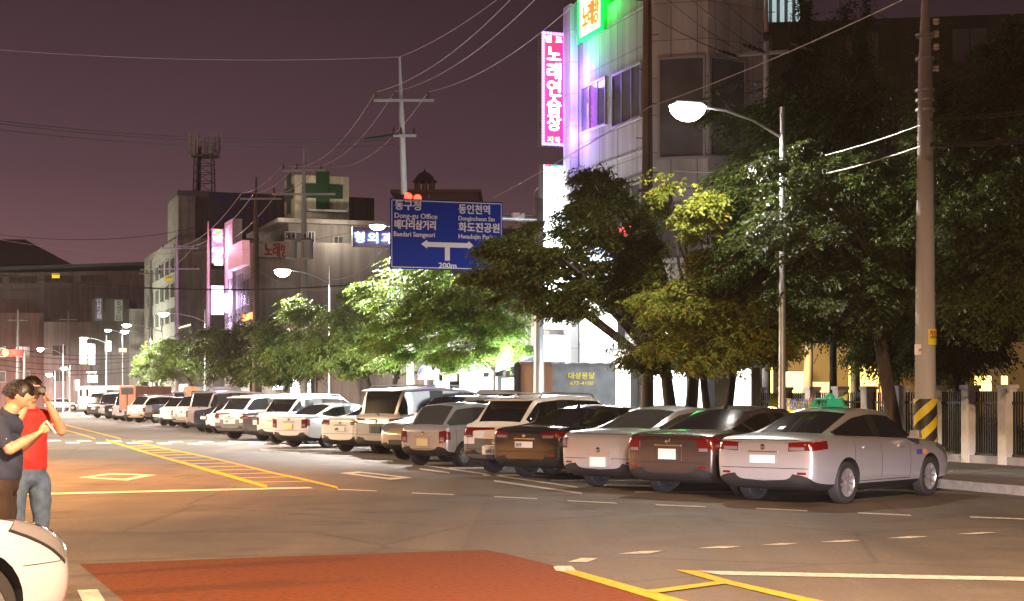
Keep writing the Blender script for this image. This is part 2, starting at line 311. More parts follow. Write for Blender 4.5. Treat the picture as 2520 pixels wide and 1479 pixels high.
def split(me, want, smooth=True):
    """faces of some zones as a mesh of their own"""
    bm = bmesh.new(); bm.from_mesh(me); bmesh.ops.delete(bm, geom=[f for f in bm.faces if f.material_index not in want], context='FACES')
    m2 = bpy.data.meshes.new('part'); bm.to_mesh(m2); bm.free(); m2.materials.clear(); m2.shade_smooth()
    m2.set_sharp_from_angle(angle=R(38)); return m2
def panel(mb, bvh, corners, d, off=.006, n=8, m=0, lift=True, m2=8):
    """a raised panel that follows the body: corners (4 points) are cast along d onto the shell"""
    d = Vector(d).normalized(); c = [Vector(p) for p in corners]; g = []
    for i in range(n+1):
        row = []
        for j in range(m2+1):
            u, v = i/n, j/m2; p = c[0]*(1-u)*(1-v) + c[1]*u*(1-v) + c[2]*u*v + c[3]*(1-u)*v
            h, nn, _, _ = bvh.ray_cast(p - d*3, d, 6)
            if h is None: h, nn, _, _ = bvh.find_nearest(p)
            if nn.dot(d) > 0: nn = -nn
            row.append((h + nn*off, h - nn*.004))
        g.append(row)
    vs = [a for r in g for a, _ in r]; W_ = m2+1; fs = [(i*W_+j, (i+1)*W_+j, (i+1)*W_+j+1, i*W_+j+1) for i in range(n) for j in range(m2)]
    rim = [(i, 0) for i in range(n+1)] + [(n, j) for j in range(1, m2+1)] + [(i, m2) for i in range(n-1, -1, -1)] + [(0, j) for j in range(m2-1, 0, -1)]
    b0 = len(vs); vs += [g[i][j][1] for i, j in rim]; q = len(rim)
    fs += [(rim[a][0]*W_+rim[a][1], rim[(a+1) % q][0]*W_+rim[(a+1) % q][1], b0+(a+1) % q, b0+a) for a in range(q)]
    mb.add(vs, fs, m)
def rear(mb, bvh, y0, z0, y1, z1, off=.006, m=0, sk=0, n=8):
    """panel on the tail seen in y,z (sk slants the outer side)"""
    panel(mb, bvh, [(0, y0, z0), (0, y1, z0+sk), (0, y1, z1+sk), (0, y0, z1)], (1, 0, 0), off, n, m)
def side(mb, bvh, x0, z0, x1, z1, sg, off=.005, m=0, sk=0, n=8):
    panel(mb, bvh, [(x0, 0, z0), (x1, 0, z0+sk), (x1, 0, z1+sk), (x0, 0, z1)], (0, -sg, 0), off, n, m)
def front(mb, bvh, y0, z0, y1, z1, off=.006, m=0): panel(mb, bvh, [(5, y0, z0), (5, y1, z0), (5, y1, z1), (5, y0, z1)], (-1, 0, 0), off, 8, m)
WHEELS = {}
def wheel_meshes(r, spokes=7, wd=.2):
    key = (r, spokes)
    if key in WHEELS: return WHEELS[key]
    t = MB(); rr = r*.69
    t.lathe((0, -wd/2, 0), (0, 1, 0), [(0, rr), (.0, r*.93), (.018, r*.985), (.04, r), (wd-.04, r), (wd-.018, r*.985), (wd, r*.93), (wd, rr), (wd*.6, rr*.96), (wd*.4, rr*.96), (0, rr)], 32, cap=False)
    ob = t.build('tmp', 'tyre', smooth=True); tm = ob.data; bpy.data.objects.remove(ob)
    m = MB()   # outer face towards +y
    m.lathe((0, wd/2-.03, 0), (0, 1, 0), [(-.12, rr*.97), (0, rr*.97), (.022, rr*1.0), (.026, rr*.95), (.005, rr*.9), (-.10, rr*.88)], 32, cap=False)
    m.lathe((0, wd/2-.05, 0), (0, 1, 0), [(0, rr*.2), (.03, rr*.2), (.04, rr*.12)], 16)
    for k in range(spokes):
        a = 2*math.pi*k/spokes; u = Vector((math.cos(a), 0, math.sin(a))); v = Vector((-math.sin(a), 0, math.cos(a)))
        for off in ((-.5, .5) if spokes < 9 else (0,)):
            h = rr*.085; p0 = u*rr*.15+v*off*h*1.2; p1 = u*rr*.93+v*off*h*3.2
            y0, y1 = wd/2-.06, wd/2-.012
            m.add([p0-v*h+Vector((0, y1-.01, 0)), p0+v*h+Vector((0, y1-.01, 0)), p1+v*h*.8+Vector((0, y1, 0)), p1-v*h*.8+Vector((0, y1, 0)), p0-v*h+Vector((0, y0, 0)), p0+v*h+Vector((0, y0, 0)), p1+v*h*.8+Vector((0, y0, 0)), p1-v*h*.8+Vector((0, y0, 0))],
                  [(0, 1, 2, 3), (7, 6, 5, 4), (0, 4, 5, 1), (1, 5, 6, 2), (2, 6, 7, 3), (3, 7, 4, 0)])
    m.lathe((0, -wd/2+.06, 0), (0, 1, 0), [(0, rr*.9), (.01, rr*.9)], 24, 1)
    ob = m.build('tmp', ['rim', 'dark'], smooth=True, ang=30); rm = ob.data; bpy.data.objects.remove(ob)
    WHEELS[key] = (tm, rm); return tm, rm
def add_wheels(root, xs, tw, r, spokes=7, steer=0, w=.2):
    tm, rm = wheel_meshes(r, spokes, w)
    for i, x in enumerate(xs):
        for sg in (1, -1):
            o = link('wheel', tm, root, (x, sg*(tw/2), r)); o.rotation_euler = (0, random.uniform(0, 6), (0 if sg > 0 else math.pi) + (steer if i == len(xs)-1 else 0)); link('rim', rm, o)
SHELLS = {}
def car(kd, label, pmat, LR, head=40, group='cars parked in a slanting row along the kerb', cat='car', name='parked_car', tail='tall', glass='glass', plate=None, plate_lo=False, clad=None, sc=(1, 1, 1), out=False,
        rails=False, spoiler=False, spokes=7, plate_w=.44, wiper=False, antenna=None, detail=True, clabel=None, pg='plate', front_at=None, fog=False, steer=0):
    """LR: ground point under the left rear wheel (out=True: under the right front wheel, nose towards the road)"""
    K = KIND[kd]; key = (kd, bool(clad))
    if key not in SHELLS:
        full, bvh, raw = carbody(kd, bool(clad)); SHELLS[key] = dict(bvh=bvh, paint=split(full, {0}), rg=split(raw, {1}), sl=split(raw, {2}), sr=split(raw, {3}), ws=split(raw, {4}), dk=split(full, {5}), cl=split(full, {6}) if clad else None)
    S = SHELLS[key]; bvh = S['bvh']; st = K['st']; zd = st[2][3]; wf = st[2][1]; L = st[-1][0]
    a = R(90-head); hx, hy = math.cos(a), math.sin(a); LR = Vector(LR)
    if out: loc = LR - Vector((hx, hy, 0))*((K['ro']+K['wb'])*sc[0]) - Vector((hy, -hx, 0))*(K['tw']/2*sc[1])
    else: loc = LR - Vector((hx, hy, 0))*(K['ro']*sc[0]) + Vector((hy, -hx, 0))*(K['tw']/2*sc[1])
    root = thing(name, label, cat, (loc.x, loc.y, 0), a, group); root.scale = sc
    def part(n, me, m): me = me.copy(); me.materials.clear(); me.materials.append(M[m] if isinstance(m, str) else m); return link(n, me, root)
    body = part('body', S['paint'], pmat); part('underbody', S['dk'], 'dark'); part('rear_window', S['rg'], glass); part('windscreen', S['ws'], 'glass')
    part('side_window', S['sl'], glass); part('side_window', S['sr'], glass)
    if clad: part('lower_cladding', S['cl'], clad)
    add_wheels(root, (K['ro'], K['ro']+K['wb']), K['tw'], K['wr'], spokes, steer)
    # tail
    zt = zd-.04 if kd in ('sedan', 'oldsedan') else zd-.02
    for sg in (1, -1):
        t = MB(); w = wf*.99
        if tail == 'wide':
            rear(t, bvh, sg*w*.50, zt-.18, sg*w*.94, zt-.05, .010, 0, .02); side(t, bvh, .02, zt-.17, .42, zt-.05, sg, .010, 0, .03)
            rear(t, bvh, sg*w*.52, zt-.165, sg*w*.80, zt-.115, .016, 1)
        elif tail == 'tall':
            z0 = zt-.36 if kd in ('suv', 'van') else zt-.26
            rear(t, bvh, sg*w*.80, z0, sg*w*.93, zt-.075, .012, 0); side(t, bvh, .03, z0+.02, .10, zt-.085, sg, .012, 0); rear(t, bvh, sg*w*.82, z0+.03, sg*w*.92, z0+.15, .018, 1)
        elif tail == 'mid':
            rear(t, bvh, sg*w*.64, zt-.24, sg*w*.93, zt-.08, .010, 0, .03); side(t, bvh, .02, zt-.22, .22, zt-.04, sg, .010); rear(t, bvh, sg*w*.68, zt-.25, sg*w*.85, zt-.2, .016, 1)
        elif tail == 'leaf':
            rear(t, bvh, sg*w*.68, zt-.36, sg*w*.93, zt-.09, .012, 0, .03); side(t, bvh, .02, zt-.28, .13, zt-.09, sg, .012); rear(t, bvh, sg*w*.72, zt-.31, sg*w*.86, zt-.22, .018, 1)
        t.build('tail_light', ['red', 'lens'], root, True)
        h = MB(); zf = st[-3][3]
        if kd in ('sedan', 'oldsedan'): hb = MB(); panel(hb, bvh, [(L-.735, sg*.868, zf-.035), (L-.16, sg*.868, zf-.21), (L-.092, sg*.49, zf-.133), (L-.505, sg*.65, zf+.036)], (-.45, -sg*.45, -.7), .006, 10); hb.build('headlight_surround', 'dark', root, True); panel(h, bvh, [(L-.72, sg*.86, zf-.03), (L-.17, sg*.86, zf-.20), (L-.10, sg*.50, zf-.13), (L-.50, sg*.66, zf+.03)], (-.45, -sg*.45, -.7), .012, 10)
        else: front(h, bvh, sg*wf*.50, zf-.25, sg*wf*.90, zf-.08, .010); side(h, bvh, st[-3][0]-.05, zf-.20, st[-2][0]+.02, zf-.06, sg, .010)
        h.build('headlight', 'lens', root, True)
        mi = MB(); mx = st[K['fb']][0]-.55; mz = st[K['fb']][3]+.08; mi.box((mx, sg*(wf+.09), mz), (.12, .2, .13), 0, tp=.8); mi.box((mx+.02, sg*(wf-.01), mz-.05), (.06, .1, .04)); bev(mi.build('mirror', pmat, root), .025, 3)
        if detail:
            for x0 in (st[K['bp']][0]-.55, st[K['bp']][0]+.62): b = MB(); side(b, bvh, x0, st[5][3]-.13, x0+.19, st[5][3]-.10, sg, .022, n=3); b.build('door_handle', pmat, root, True)
            s_ = MB()
            for x0 in (st[K['bp']][0]+.04, st[K['bp']][0]+1.02, st[K['bp']][0]-.82): side(s_, bvh, x0, st[5][2]+.14, x0+.010, st[5][3]-.015, sg, .0015, n=2)
            side(s_, bvh, st[K['bp']][0]-.82, st[5][2]+.13, st[K['bp']][0]+1.03, st[5][2]+.14, sg, .0015, n=16)
            s_.build('door_gap', 'dark', root)
    zs = zt-.44 if kd in ('sedan', 'oldsedan') else zt-.50
    g = MB(); rear(g, bvh, -wf*.86, zs, wf*.86, zs+.010, .002, n=14)
    if kd in ('sedan', 'oldsedan'): panel(g, bvh, [(0, -wf*.66, zt-.015), (0, wf*.66, zt-.015), (0, wf*.66, zt-.005), (0, -wf*.66, zt-.005)], (1, 0, 0), .002, 14)
    else:
        for y in (-wf*.80, wf*.80): rear(g, bvh, y-.005, zs, y+.005, zt+.02, .002, n=2)
    g.build('boot_gap', 'dark', root)
    bp = MB(); zb_ = st[2][2]; rear(bp, bvh, -wf*.84, zb_+.03, wf*.84, zb_+(.07 if kd in ('sedan', 'oldsedan', 'van') else .12), .004, n=14); bp.build('bumper_valance', 'dark' if not clad else clad, root, True)
    if fog or detail:
        for sg in (1, -1): f = MB(); rear(f, bvh, sg*wf*.66, .47, sg*wf*.82, .505, .01); f.build('reflector', 'red' if not fog else 'lens', root, True)
    zp = (.50 if plate_lo else (zt-.30 if kd in ('sedan', 'oldsedan') else zt-.34)); h, nn, _, _ = bvh.ray_cast((-2, 0, zp), (1, 0, 0), 4)
    ph = .12 if plate_w > .4 else .17
    rc = MB(); rear(rc, bvh, -plate_w/2-.10, zp-ph/2-.03, plate_w/2+.10, zp+ph/2+.04, .003, n=6); rc.build('plate_recess', pmat if kd != 'van' else 'grey', root, True)
    p = MB(); p.box((h.x-.022, 0, zp), (.012, plate_w, ph)); pl = p.build('number_plate', pg, root)
    if plate: textmesh(plate, ph*.62, 'ink', 'writing', pl, (h.x-.031, plate_w/2-.03, zp-ph*.3), (0, -1, 0), (0, 0, 1), .003, .003, (plate_w-.06)*min(1, len(plate)/8))
    gb = MB(); rear(gb, bvh, -.26, zp+ph/2+.045, .26, zp+ph/2+.065, .014, n=6); gb.build('boot_trim', 'chrome' if detail else 'grey', root, True)
    em_ = MB(); e0, en, _, _ = bvh.ray_cast((-2, 0, zp+ph/2+.13), (1, 0, 0), 4); em_.lathe((e0.x-.004, 0, zp+ph/2+.125), (-1, 0, 0), [(0, .045), (.01, .045), (.014, .035)], 16); em_.build('badge', 'chrome', root, True)
    fp = MB(); front(fp, bvh, -.4, .36, .4, .55, .008); fp.build('grille', 'dark', root)
    if rails:
        for sg in (1, -1):
            y = st[5][5]-.06; z = st[5][4]; r_ = MB(); r_.tube([(st[4][0]+.15, sg*y, z-.06), (st[4][0]+.25, sg*y, z+.035), (st[5][0]+.2, sg*y, z+.045), (st[7][0]-.2, sg*y, z+.02), (st[7][0]-.1, sg*y, z-.06)], .018, 8); r_.build('roof_rail', 'steel', root, True)
    if spoiler:
        s_ = MB(); y = st[4][5]-.05; z = st[4][4]; s_.add([(st[4][0]-.22, -y, z-.05), (st[4][0]-.22, y, z-.05), (st[4][0]+.15, y, z+.01), (st[4][0]+.15, -y, z+.01), (st[4][0]-.22, -y, z-.075), (st[4][0]-.22, y, z-.075), (st[4][0]+.1, y, z-.05), (st[4][0]+.1, -y, z-.05)],
            [(0, 3, 2, 1), (4, 5, 6, 7), (0, 1, 5, 4), (1, 2, 6, 5), (2, 3, 7, 6), (3, 0, 4, 7)]); bev(s_.build('spoiler', pmat, root), .012)
    if wiper:
        zw = st[3][3]+.06; h2, _, _, _ = bvh.ray_cast((-2, 0, zw), (1, 0, 0), 4); w_ = MB(); w_.tube([(h2.x-.02, 0, zw-.04), (h2.x-.01, .3, zw+.05)], .01, 6); w_.lathe((h2.x-.02, 0, zw-.05), (-1, 0, 0), [(0, .025), (.03, .02)], 10); w_.build('wiper', 'dark', root)
    if antenna: an = MB(); ax = st[4][0]+.1; an.box((ax, 0, st[4][4]+.045), (.13, .03, .07), tp=.35); bev(an.build('aerial', antenna if antenna != 'body' else pmat, root), .008)
    if kd == 'van': tr = MB(); [side(tr, bvh, .9, .30, 4.3, .36, sg, .006, n=14) for sg in (1, -1)]; tr.build('sill_trim', 'grey', root, True)
    return root, bvh
WH = paint('white', (.74, .73, .70), 0, .3); SI = paint('silver', (.43, .43, .46), .5, .32); CH = paint('champagne', (.46, .38, .30), .5, .34); BK = paint('black', (.02, .019, .02), .2, .2)
DG = paint('dark_grey', (.06, .062, .07), .5, .3); NB = paint('navy', (.02, .03, .07), .4, .25); GB = paint('grey_beige', (.33, .29, .27), .4, .35); PW = paint('pearl', (.70, .69, .71), .2, .26); RD = paint('maroon', (.3, .03, .03), .3, .3)
BR = paint('dark_brown', (.075, .055, .05), .4, .25)
# nearest first: the row as it stands along the kerb
taxi, tb = car('sedan', 'silver taxi with a green roof light, nearest of the parked row', SI, G(1856, 1229), cat='taxi', name='taxi', tail='wide', plate=None, antenna='body', spokes=9, glass='glass')
t = MB(); t.add([(1.9, -.32, 1.475), (2.16, -.30, 1.475), (2.16, .30, 1.475), (1.9, .32, 1.475), (1.95, -.24, 1.62), (2.11, -.22, 1.62), (2.11, .22, 1.62), (1.95, .24, 1.62)], [(3, 2, 1, 0), (4, 5, 6, 7), (0, 1, 5, 4), (1, 2, 6, 5), (2, 3, 7, 6), (3, 0, 4, 7)])
rl = bev(t.build('roof_light', mat('taxi_green', (.02, .33, .20), .35, em=(.02, .45, .26), es=.12), taxi), .03, 3)
k = MB(); k.lathe((2.03, 0, 1.60), (0, 0, 1), [(0, .085), (.05, .08), (.09, .05), (.1, .02)], 16); k.build('dome', MATS['taxi_green'], rl, True)
textmesh('개인', .085, 'ink', 'writing', rl, (1.915, .20, 1.505), (0, -1, 0), (.22, 0, 1), .004, .006, .2); textmesh('개인', .085, 'ink', 'writing', rl, (1.95, -.325, 1.505), (1, .06, 0), (0, .45, 1), .004, .006, .16)
t = MB(); side(t, tb, 3.28, .70, 3.5, .78, -1, .004); t.build('door_sticker', mat('sticker_blue', (.05, .06, .35), .5), taxi); t = MB(); side(t, tb, 3.5, .70, 3.66, .78, -1, .0045); t.build('door_sticker', mat('sticker_orange', (.7, .25, .1), .5), taxi)
t = MB(); panel(t, tb, [(.9, .3, 1.14), (.9, .2, 1.14), (1.0, .2, 1.2), (1.0, .3, 1.2)], (.6, 0, -.8), .004, 2); t.build('window_sticker', 'plate', taxi)
t = MB()
for sg in (1, -1): panel(t, tb, [(4.0, sg*.7, 1), (3.2, sg*.72, 1), (2.95, sg*.5, 1), (4.0, sg*.1, 1)], (0, 0, -1), .001, 1)
car('sedan', 'dark brown saloon between the taxi and the silver saloon with its plate in the bumper', BR, G(1634, 1211), tail='mid', antenna='dark', sc=(1.02, 1.01, 1.01), spokes=5, plate=None, plate_w=.34)
car('sedan', 'silver saloon with a square plate low in its bumper, tall corner lights', SI, G(1470, 1197), tail='tall', plate_lo=True, plate_w=.34, glass='glass2', spokes=7)
car('sedan', 'black saloon with plate 55수, chrome strip on its boot', BK, G(1296, 1173), tail='wide', plate='55수', antenna='dark', spokes=9, sc=(1.02, 1.01, 1.0))
car('suv', 'white sport utility car with a dark wraparound rear window and plate 69오 775', WH, G(1215, 1162), tail='mid', spoiler=True, rails=True, plate='69오 775', plate_lo=True, antenna='body', sc=(1, 1, 1.0), clad='grey')
car('hatch', 'small silver hatchback, boxy and tall, with a green light over its yellowish plate', SI, G(1034, 1144), tail='leaf', glass='glass2', fog=True, pg=mat('plate_yellow', (.7, .6, .3), .4), plate_w=.34, wiper=False, sc=(1.02, 1.03, 1.0))
car('suv', 'champagne crossover parked nose out, its wing mirror showing beside the small hatchback', CH, G(995, 1131), head=222, out=True, spoiler=False, antenna='body', spokes=5, steer=R(-24), sc=(.98, .97, .99))
car('van', 'silver minibus with a big rear window, tallest in the near half of the row', mat('paint_van_silver', (.42, .42, .43), .32, .45, coat=.8), G(934, 1116), cat='van', name='parked_van', spoiler=True, wiper=True, pg='plateg', plate_w=.34, glass='glass', rails=True, tail='wide')
car('sedan', 'white saloon with sweeping red tail lights beside the silver minibus', WH, G(851, 1111), tail='wide', plate='33머', spokes=5)
car('oldsedan', 'white older saloon with its whole right rear wheel showing', PW, G(724.7, 1099.5), tail='leaf', glass='glass', pg=MATS['plate_yellow'], plate_w=.34, spokes=9, sc=(1.03, 1.02, 1.0))
car('suv', 'white sport utility car hiding behind the white older saloon', WH, G(683, 1091), tail='tall', rails=True, glass='glass', wiper=True, spoiler=True, detail=False)
car('sedan', 'dark blue-grey saloon in front of the large white people carrier', DG, G(647, 1084), tail='wide', plate=None, plate_w=.34, detail=False)
car('suv', 'large white people carrier with a plate reading 15머 and red lights', WH, G(577, 1080.5), tail='mid', plate='15머', clad='grey', spoiler=True, sc=(1.03, 1.03, 1.02))
car('hatch', 'small white hatchback squeezed in beside the large white people carrier', WH, G(536, 1067), tail='tall', detail=False, sc=(1.1, 1.1, .92))
car('oldsedan', 'dark navy saloon squeezed between the grey minibus and the small white hatchback', NB, G(515, 1065), tail='tall', detail=False, sc=(1, 1, 1.0))
car('van', 'grey-beige minibus with a spare wiper on its dark rear window', GB, G(499, 1062), cat='van', name='parked_van', spoiler=True, wiper=True, tail='tall', detail=False)
car('suv', 'white off-roader with grey-beige lower body and upright tail lamps', WH, G(458, 1054), tail='tall', clad=mat('paint_clad_beige', (.3, .26, .23), .45), detail=False, wiper=True, rails=True, sc=(1, 1, 1.01))
car('suv', 'white estate behind the dark blue pickup', WH, G(425, 1049), tail='tall', detail=False, sc=(1, 1, .97))
car('suv', 'white and tan off-roader two places left of the dark blue pickup', WH, G(342, 1040), tail='tall', clad=mat('paint_clad_tan', (.34, .25, .18), .45), detail=False, wiper=True, rails=True)
car('van', 'silver minibus just beyond the white and tan off-roader', SI, G(304, 1035.5), cat='van', name='parked_van', tail='tall', detail=False, sc=(.95, .95, .9))
car('sedan', 'dark saloon next to the rust-coloured box lorry', BK, G(286, 1033.5), tail='tall', detail=False)
car('oldsedan', 'small silver saloon third from the far end of the row', SI, G(267, 1030.5), tail='mid', detail=False)
car('van', 'dark grey minibus next to the white ambulance', DG, G(240, 1028), cat='van', name='parked_van', tail='tall', detail=False)
car('oldsedan', 'white saloon crossing the far junction side-on', WH, P(137, 1007, 1)*0 + Vector(((135-CX)/F*205, 205, 0)), head=88, group='cars crossing the far junction', detail=False, name='passing_car')
car('sedan', 'silver-white saloon behind the white one at the far junction', PW, Vector(((165-CX)/F*222, 222, 0)), head=86, group='cars crossing the far junction', detail=False, name='passing_car')
fa = car('sedan', 'pearl white saloon cut off at the bottom corner, only its front wheel showing', paint('pearl_silver', (.60, .60, .66), .3, .22), Vector((-3.27, 10.25, 0)), head=29, out=True, group=None, name='saloon_car', spokes=5)
fr_, fb_ = fa; fr_['label'] = 'pearl white saloon cut off at the bottom corner, only its front wheel showing'
L_ = KIND['sedan']['st'][-1][0]
for sg in (1, -1):
    t = MB(); side(t, fb_, 4.16, .600, L_-.27, .606, sg, .0015, n=8); panel(t, fb_, [(L_-.27, sg*.9, .60), (L_-.262, sg*.9, .60), (L_-.222, sg*.9, .70), (L_-.23, sg*.9, .70)], (0, -sg, 0), .0015, 4); t.build('bumper_seam', 'dark', fr_)
    t = MB(); panel(t, fb_, [(L_-.225, sg*.9, .60), (L_-.205, sg*.9, .60), (L_-.165, sg*.9, .70), (L_-.185, sg*.9, .70)], (0, -sg, 0), .003, 4); t.build('side_reflector', 'amber', fr_, True)
    for k, (x_, y_) in enumerate(((L_-.42, .735), (L_-.27, .70))):
        h_, n_, _, _ = fb_.ray_cast(Vector((x_, sg*y_, 2)), Vector((0, 0, -1)), 3)
        t = MB(); t.lathe(h_-n_*.01, n_, [(.012, .062), (.026, .06), (.026, .05), (.016, .03), (.02, .0)], 20, cap=False); t.build('reflector_bowl', 'chrome', fr_, True)
# ---------------------------------------------------------------- lorries, pickup, ambulance
def heading(root_xy, head): return R(90-head)
def truck(name, label, cat, LR, head=40, group=None):
    """root at the tail, x forward; LR under the left rear wheel, 0.75 m ahead of the tail and 0.72 m to the left"""
    a = R(90-head); h = Vector((math.cos(a), math.sin(a), 0)); r = Vector((h.y, -h.x, 0)); loc = Vector(LR) - h*.75 + r*.72
    return thing(name, label, cat, (loc.x, loc.y, 0), a, group)
def sbox(name, c, d, m, root, w=.02, tp=1.0): b = MB(); b.box(c, d, tp=tp); return bev(b.build(name, m, root), w)
def cab(root, x0, L, w, z0, z1, m):
    b = MB(); hw = w/2
    pr = [(x0, z0), (x0+L, z0), (x0+L+.05, z0+.55), (x0+L-.05, z0+.75), (x0+L-.45, z1-.08), (x0+L-.6, z1), (x0+.05, z1), (x0, z1-.1)]
    b.prism([(x, hw, z) for x, z in pr], (0, -w, 0)); bev(b.build('cab', m, root), .05, 3)
    g = MB(); g.prism([(x0+.02, hw*.8, z0+.8), (x0-.01, hw*.8, z0+.8), (x0-.01, hw*.8, z1-.2), (x0+.02, hw*.8, z1-.2)], (0, -hw*1.6, 0)); g.build('rear_window', 'glass', root)
    for sg in (1, -1):
        s = MB(); s.prism([(x0+.15, sg*(hw-.01), z0+.75), (x0+L-.25, sg*(hw-.01), z0+.75), (x0+L-.62, sg*(hw-.01), z1-.14), (x0+.15, sg*(hw-.01), z1-.14)], (0, sg*.02, 0)); s.build('side_window', 'glass', root)
def pickup_lights(root, x, y, z, h=.14):
    for sg in (1, -1): sbox('tail_light', (x, sg*y, z), (.04, .2, h), 'red', root, .01)
# dark blue pickup
t = truck('pickup_truck', 'dark blue open pickup truck with its tailgate up, white number plate', 'pickup truck', G(404, 1047), group='cars parked in a slanting row along the kerb')
for sg in (1, -1): sbox('side_board', (1.35, sg*.84, .98), (2.6, .05, .42), NB, t, .012)
tg = sbox('tailgate', (.03, 0, .98), (.05, 1.7, .42), NB, t, .012)
for z in (.9, 1.0, 1.1): sbox('rib', (-.004, 0, z), (.02, 1.6, .035), NB, tg, .006)
sbox('bed', (1.35, 0, .76), (2.6, 1.66, .05), 'grey', t); cab(t, 2.75, 1.75, 1.66, .45, 1.95, NB); sbox('chassis', (2.2, 0, .55), (4.2, .8, .2), 'dark', t); sbox('rear_bumper', (.05, 0, .56), (.1, 1.6, .14), 'white_line' if 0 else WH, t, .02)
pickup_lights(t, -.02, .68, .70); sbox('number_plate', (-.03, 0, .68), (.02, .34, .16), 'plate', t, .004); add_wheels(t, (.75, 3.6), 1.44, .32, 5)
# rust box lorry
t = truck('box_lorry', 'small lorry with a rust-brown box body among the far parked cars', 'lorry', G(318, 1037.5), group='cars parked in a slanting row along the kerb')
rust = mat('rust_brown_sheet', (.23, .10, .06), .7, var=.3, scale=1.5, streak=True)
bx = sbox('cargo_box', (1.5, 0, 1.55), (2.9, 1.7, 1.5), rust, t); sbox('door_seam', (.03, 0, 1.55), (.03, .03, 1.4), 'dark', bx, .003); sbox('opening', (.035, 0, 1.98), (.03, 1.2, .42), 'dark', bx, .005)
cab(t, 3.05, 1.5, 1.66, .45, 2.0, WH); sbox('chassis', (2.2, 0, .6), (4.2, .8, .2), 'dark', t); pickup_lights(t, -.02, .68, .66); add_wheels(t, (.75, 3.6), 1.44, .32, 5)
# white ambulance: tall square body, two small rear windows
t = truck('ambulance', 'tall white ambulance with two small rear door windows at the far end of the row', 'ambulance', G(214, 1021), head=42, group=None)
b = MB(); b.prism([(0, 1.0, .55), (0, 1.0, 2.45), (.25, 1.0, 2.55), (4.2, 1.0, 2.62), (5.0, 1.0, 2.5), (5.6, 1.0, 1.9), (6.0, 1.0, 1.1), (6.1, 1.0, .5)], (0, -2.0, 0)); bd = bev(b.build('body', WH, t), .06, 3)
for sg in (1, -1):
    d = sbox('rear_door', (-.01, sg*.49, 1.5), (.03, .93, 1.8), WH, t, .01); sbox('window', (-.03, sg*.49, 1.95), (.02, .34, .62), 'glass', d, .03)
    sbox('tail_light', (-.02, sg*.88, .72), (.04, .16, .3), 'red', t, .01); sbox('side_window', (3.2, sg*1.0, 1.95), (3.2, .02, .5), 'glass2', t, .008); sbox('stripe', (2.9, sg*1.003, 1.45), (5.4, .012, .1), mat('stripe_lilac', (.45, .4, .6), .5), t, .002)
sbox('rear_bumper', (-.08, 0, .5), (.2, 2.0, .18), 'grey', t); add_wheels(t, (.9, 4.6), 1.7, .36, 5)
# tarpaulin lorries
def tarp(label, xl, xr, xf, yt, q, head, name='tarpaulin_lorry', hb=1.0, group='lorries with tarpaulin covers', txt=None, rev=None):
    D = DQ(xl, q); a = R(90-head); h = Vector((math.cos(a), math.sin(a), 0)); r = Vector((h.y, -h.x, 0)); w = 1.9
    s = F/D; ln = (xf-xr)/s/max(.2, abs(h.x)); zt = HC+(HY-yt)/s; p0 = Vector(((xl-CX)/F*D, D, 0)); loc = p0 + r*(w/2)
    if rev: ln, D2 = rev; s = F/D2; zt = HC+(HY-yt)/s; p0 = Vector(((xl-CX)/F*D2, D2, 0)); loc = p0 + r*.95
    t = thing(name, label, 'lorry', (loc.x, loc.y, 0), a, group); e0 = ln-.95 if rev else 0; ew = .95/4 if rev else .11
    prof = [(-.95, hb), (-.95, zt-.35), (-.88, zt-.14), (-.7, zt-.03), (-.3, zt), (.3, zt), (.7, zt-.03), (.88, zt-.14), (.95, zt-.35), (.95, hb)]
    m = MB(); n = len(prof); K_ = 14; vs = []
    for i in range(K_+1):
        x = ln*i/K_; sag = -.035 if i % 2 else 0
        for k, (y, z) in enumerate(prof): vs.append((x, y*(1+sag*.4), z+sag+random.uniform(-.012, .012)))
    m.add(vs, [(i*n+k, i*n+k+1, (i+1)*n+k+1, (i+1)*n+k) for i in range(K_) for k in range(n-1)])
    cv = m.build('tarpaulin', mat('grey_canvas', (.17, .175, .18), .75, var=.25, scale=3, bump=.6), t, True, ang=60)
    if txt: textmesh(txt, .17, 'yellow', 'writing', cv, (ln*.5, .985, zt-.5), (-1, 0, 0), (0, 0, 1), .01, .006, .8); textmesh('677-4100', .12, 'yellow', 'writing', cv, (ln*.48, .985, zt-.70), (-1, 0, 0), (0, 0, 1), .01, .004, .7)
    m = MB(); m.prism([(-.01, y, z) for y, z in prof], (.03, 0, 0)); m.build('end_curtain', mat('brown_canvas', (.27, .125, .06), .8, var=.3, scale=2.5, streak=True, bump=.6), t)
    m = MB(); vs = []
    for i in range(5):
        for y, z in prof: vs.append((e0-.015+i*ew, y*1.012, z+.012))
    m.add(vs, [(i*n+k, i*n+k+1, (i+1)*n+k+1, (i+1)*n+k) for i in range(4) for k in range(n-1)]); m.build('curtain_edge', MATS['brown_canvas'], t, True)
    sbox('bed', (ln/2, 0, hb-.1), (ln, 1.86, .2), 'grey', t); sbox('chassis', (ln/2+.5, 0, .6), (ln+1, .9, .24), 'dark', t); cab(t, ln+.1, 1.7, 1.8, .45, min(1.85 if rev else 2.2, zt-.1), mat('paint_cab_grey', (.3, .26, .25), .4))
    add_wheels(t, (1.0, ln+1.1), 1.5, .36, 5); return t
tarp('lorry under a grey tarpaulin with a brown canvas end, beside the bright white shop signs', 1515, 1352, 1284, 890, 19.2, 264, txt='대성용달', rev=(2.88, 51.3))
tarp('dark tarpaulin-covered lorry with an orange end, beyond the middle of the parked row', 451, 476, 640, 951, 16.6, 60, hb=1.0)
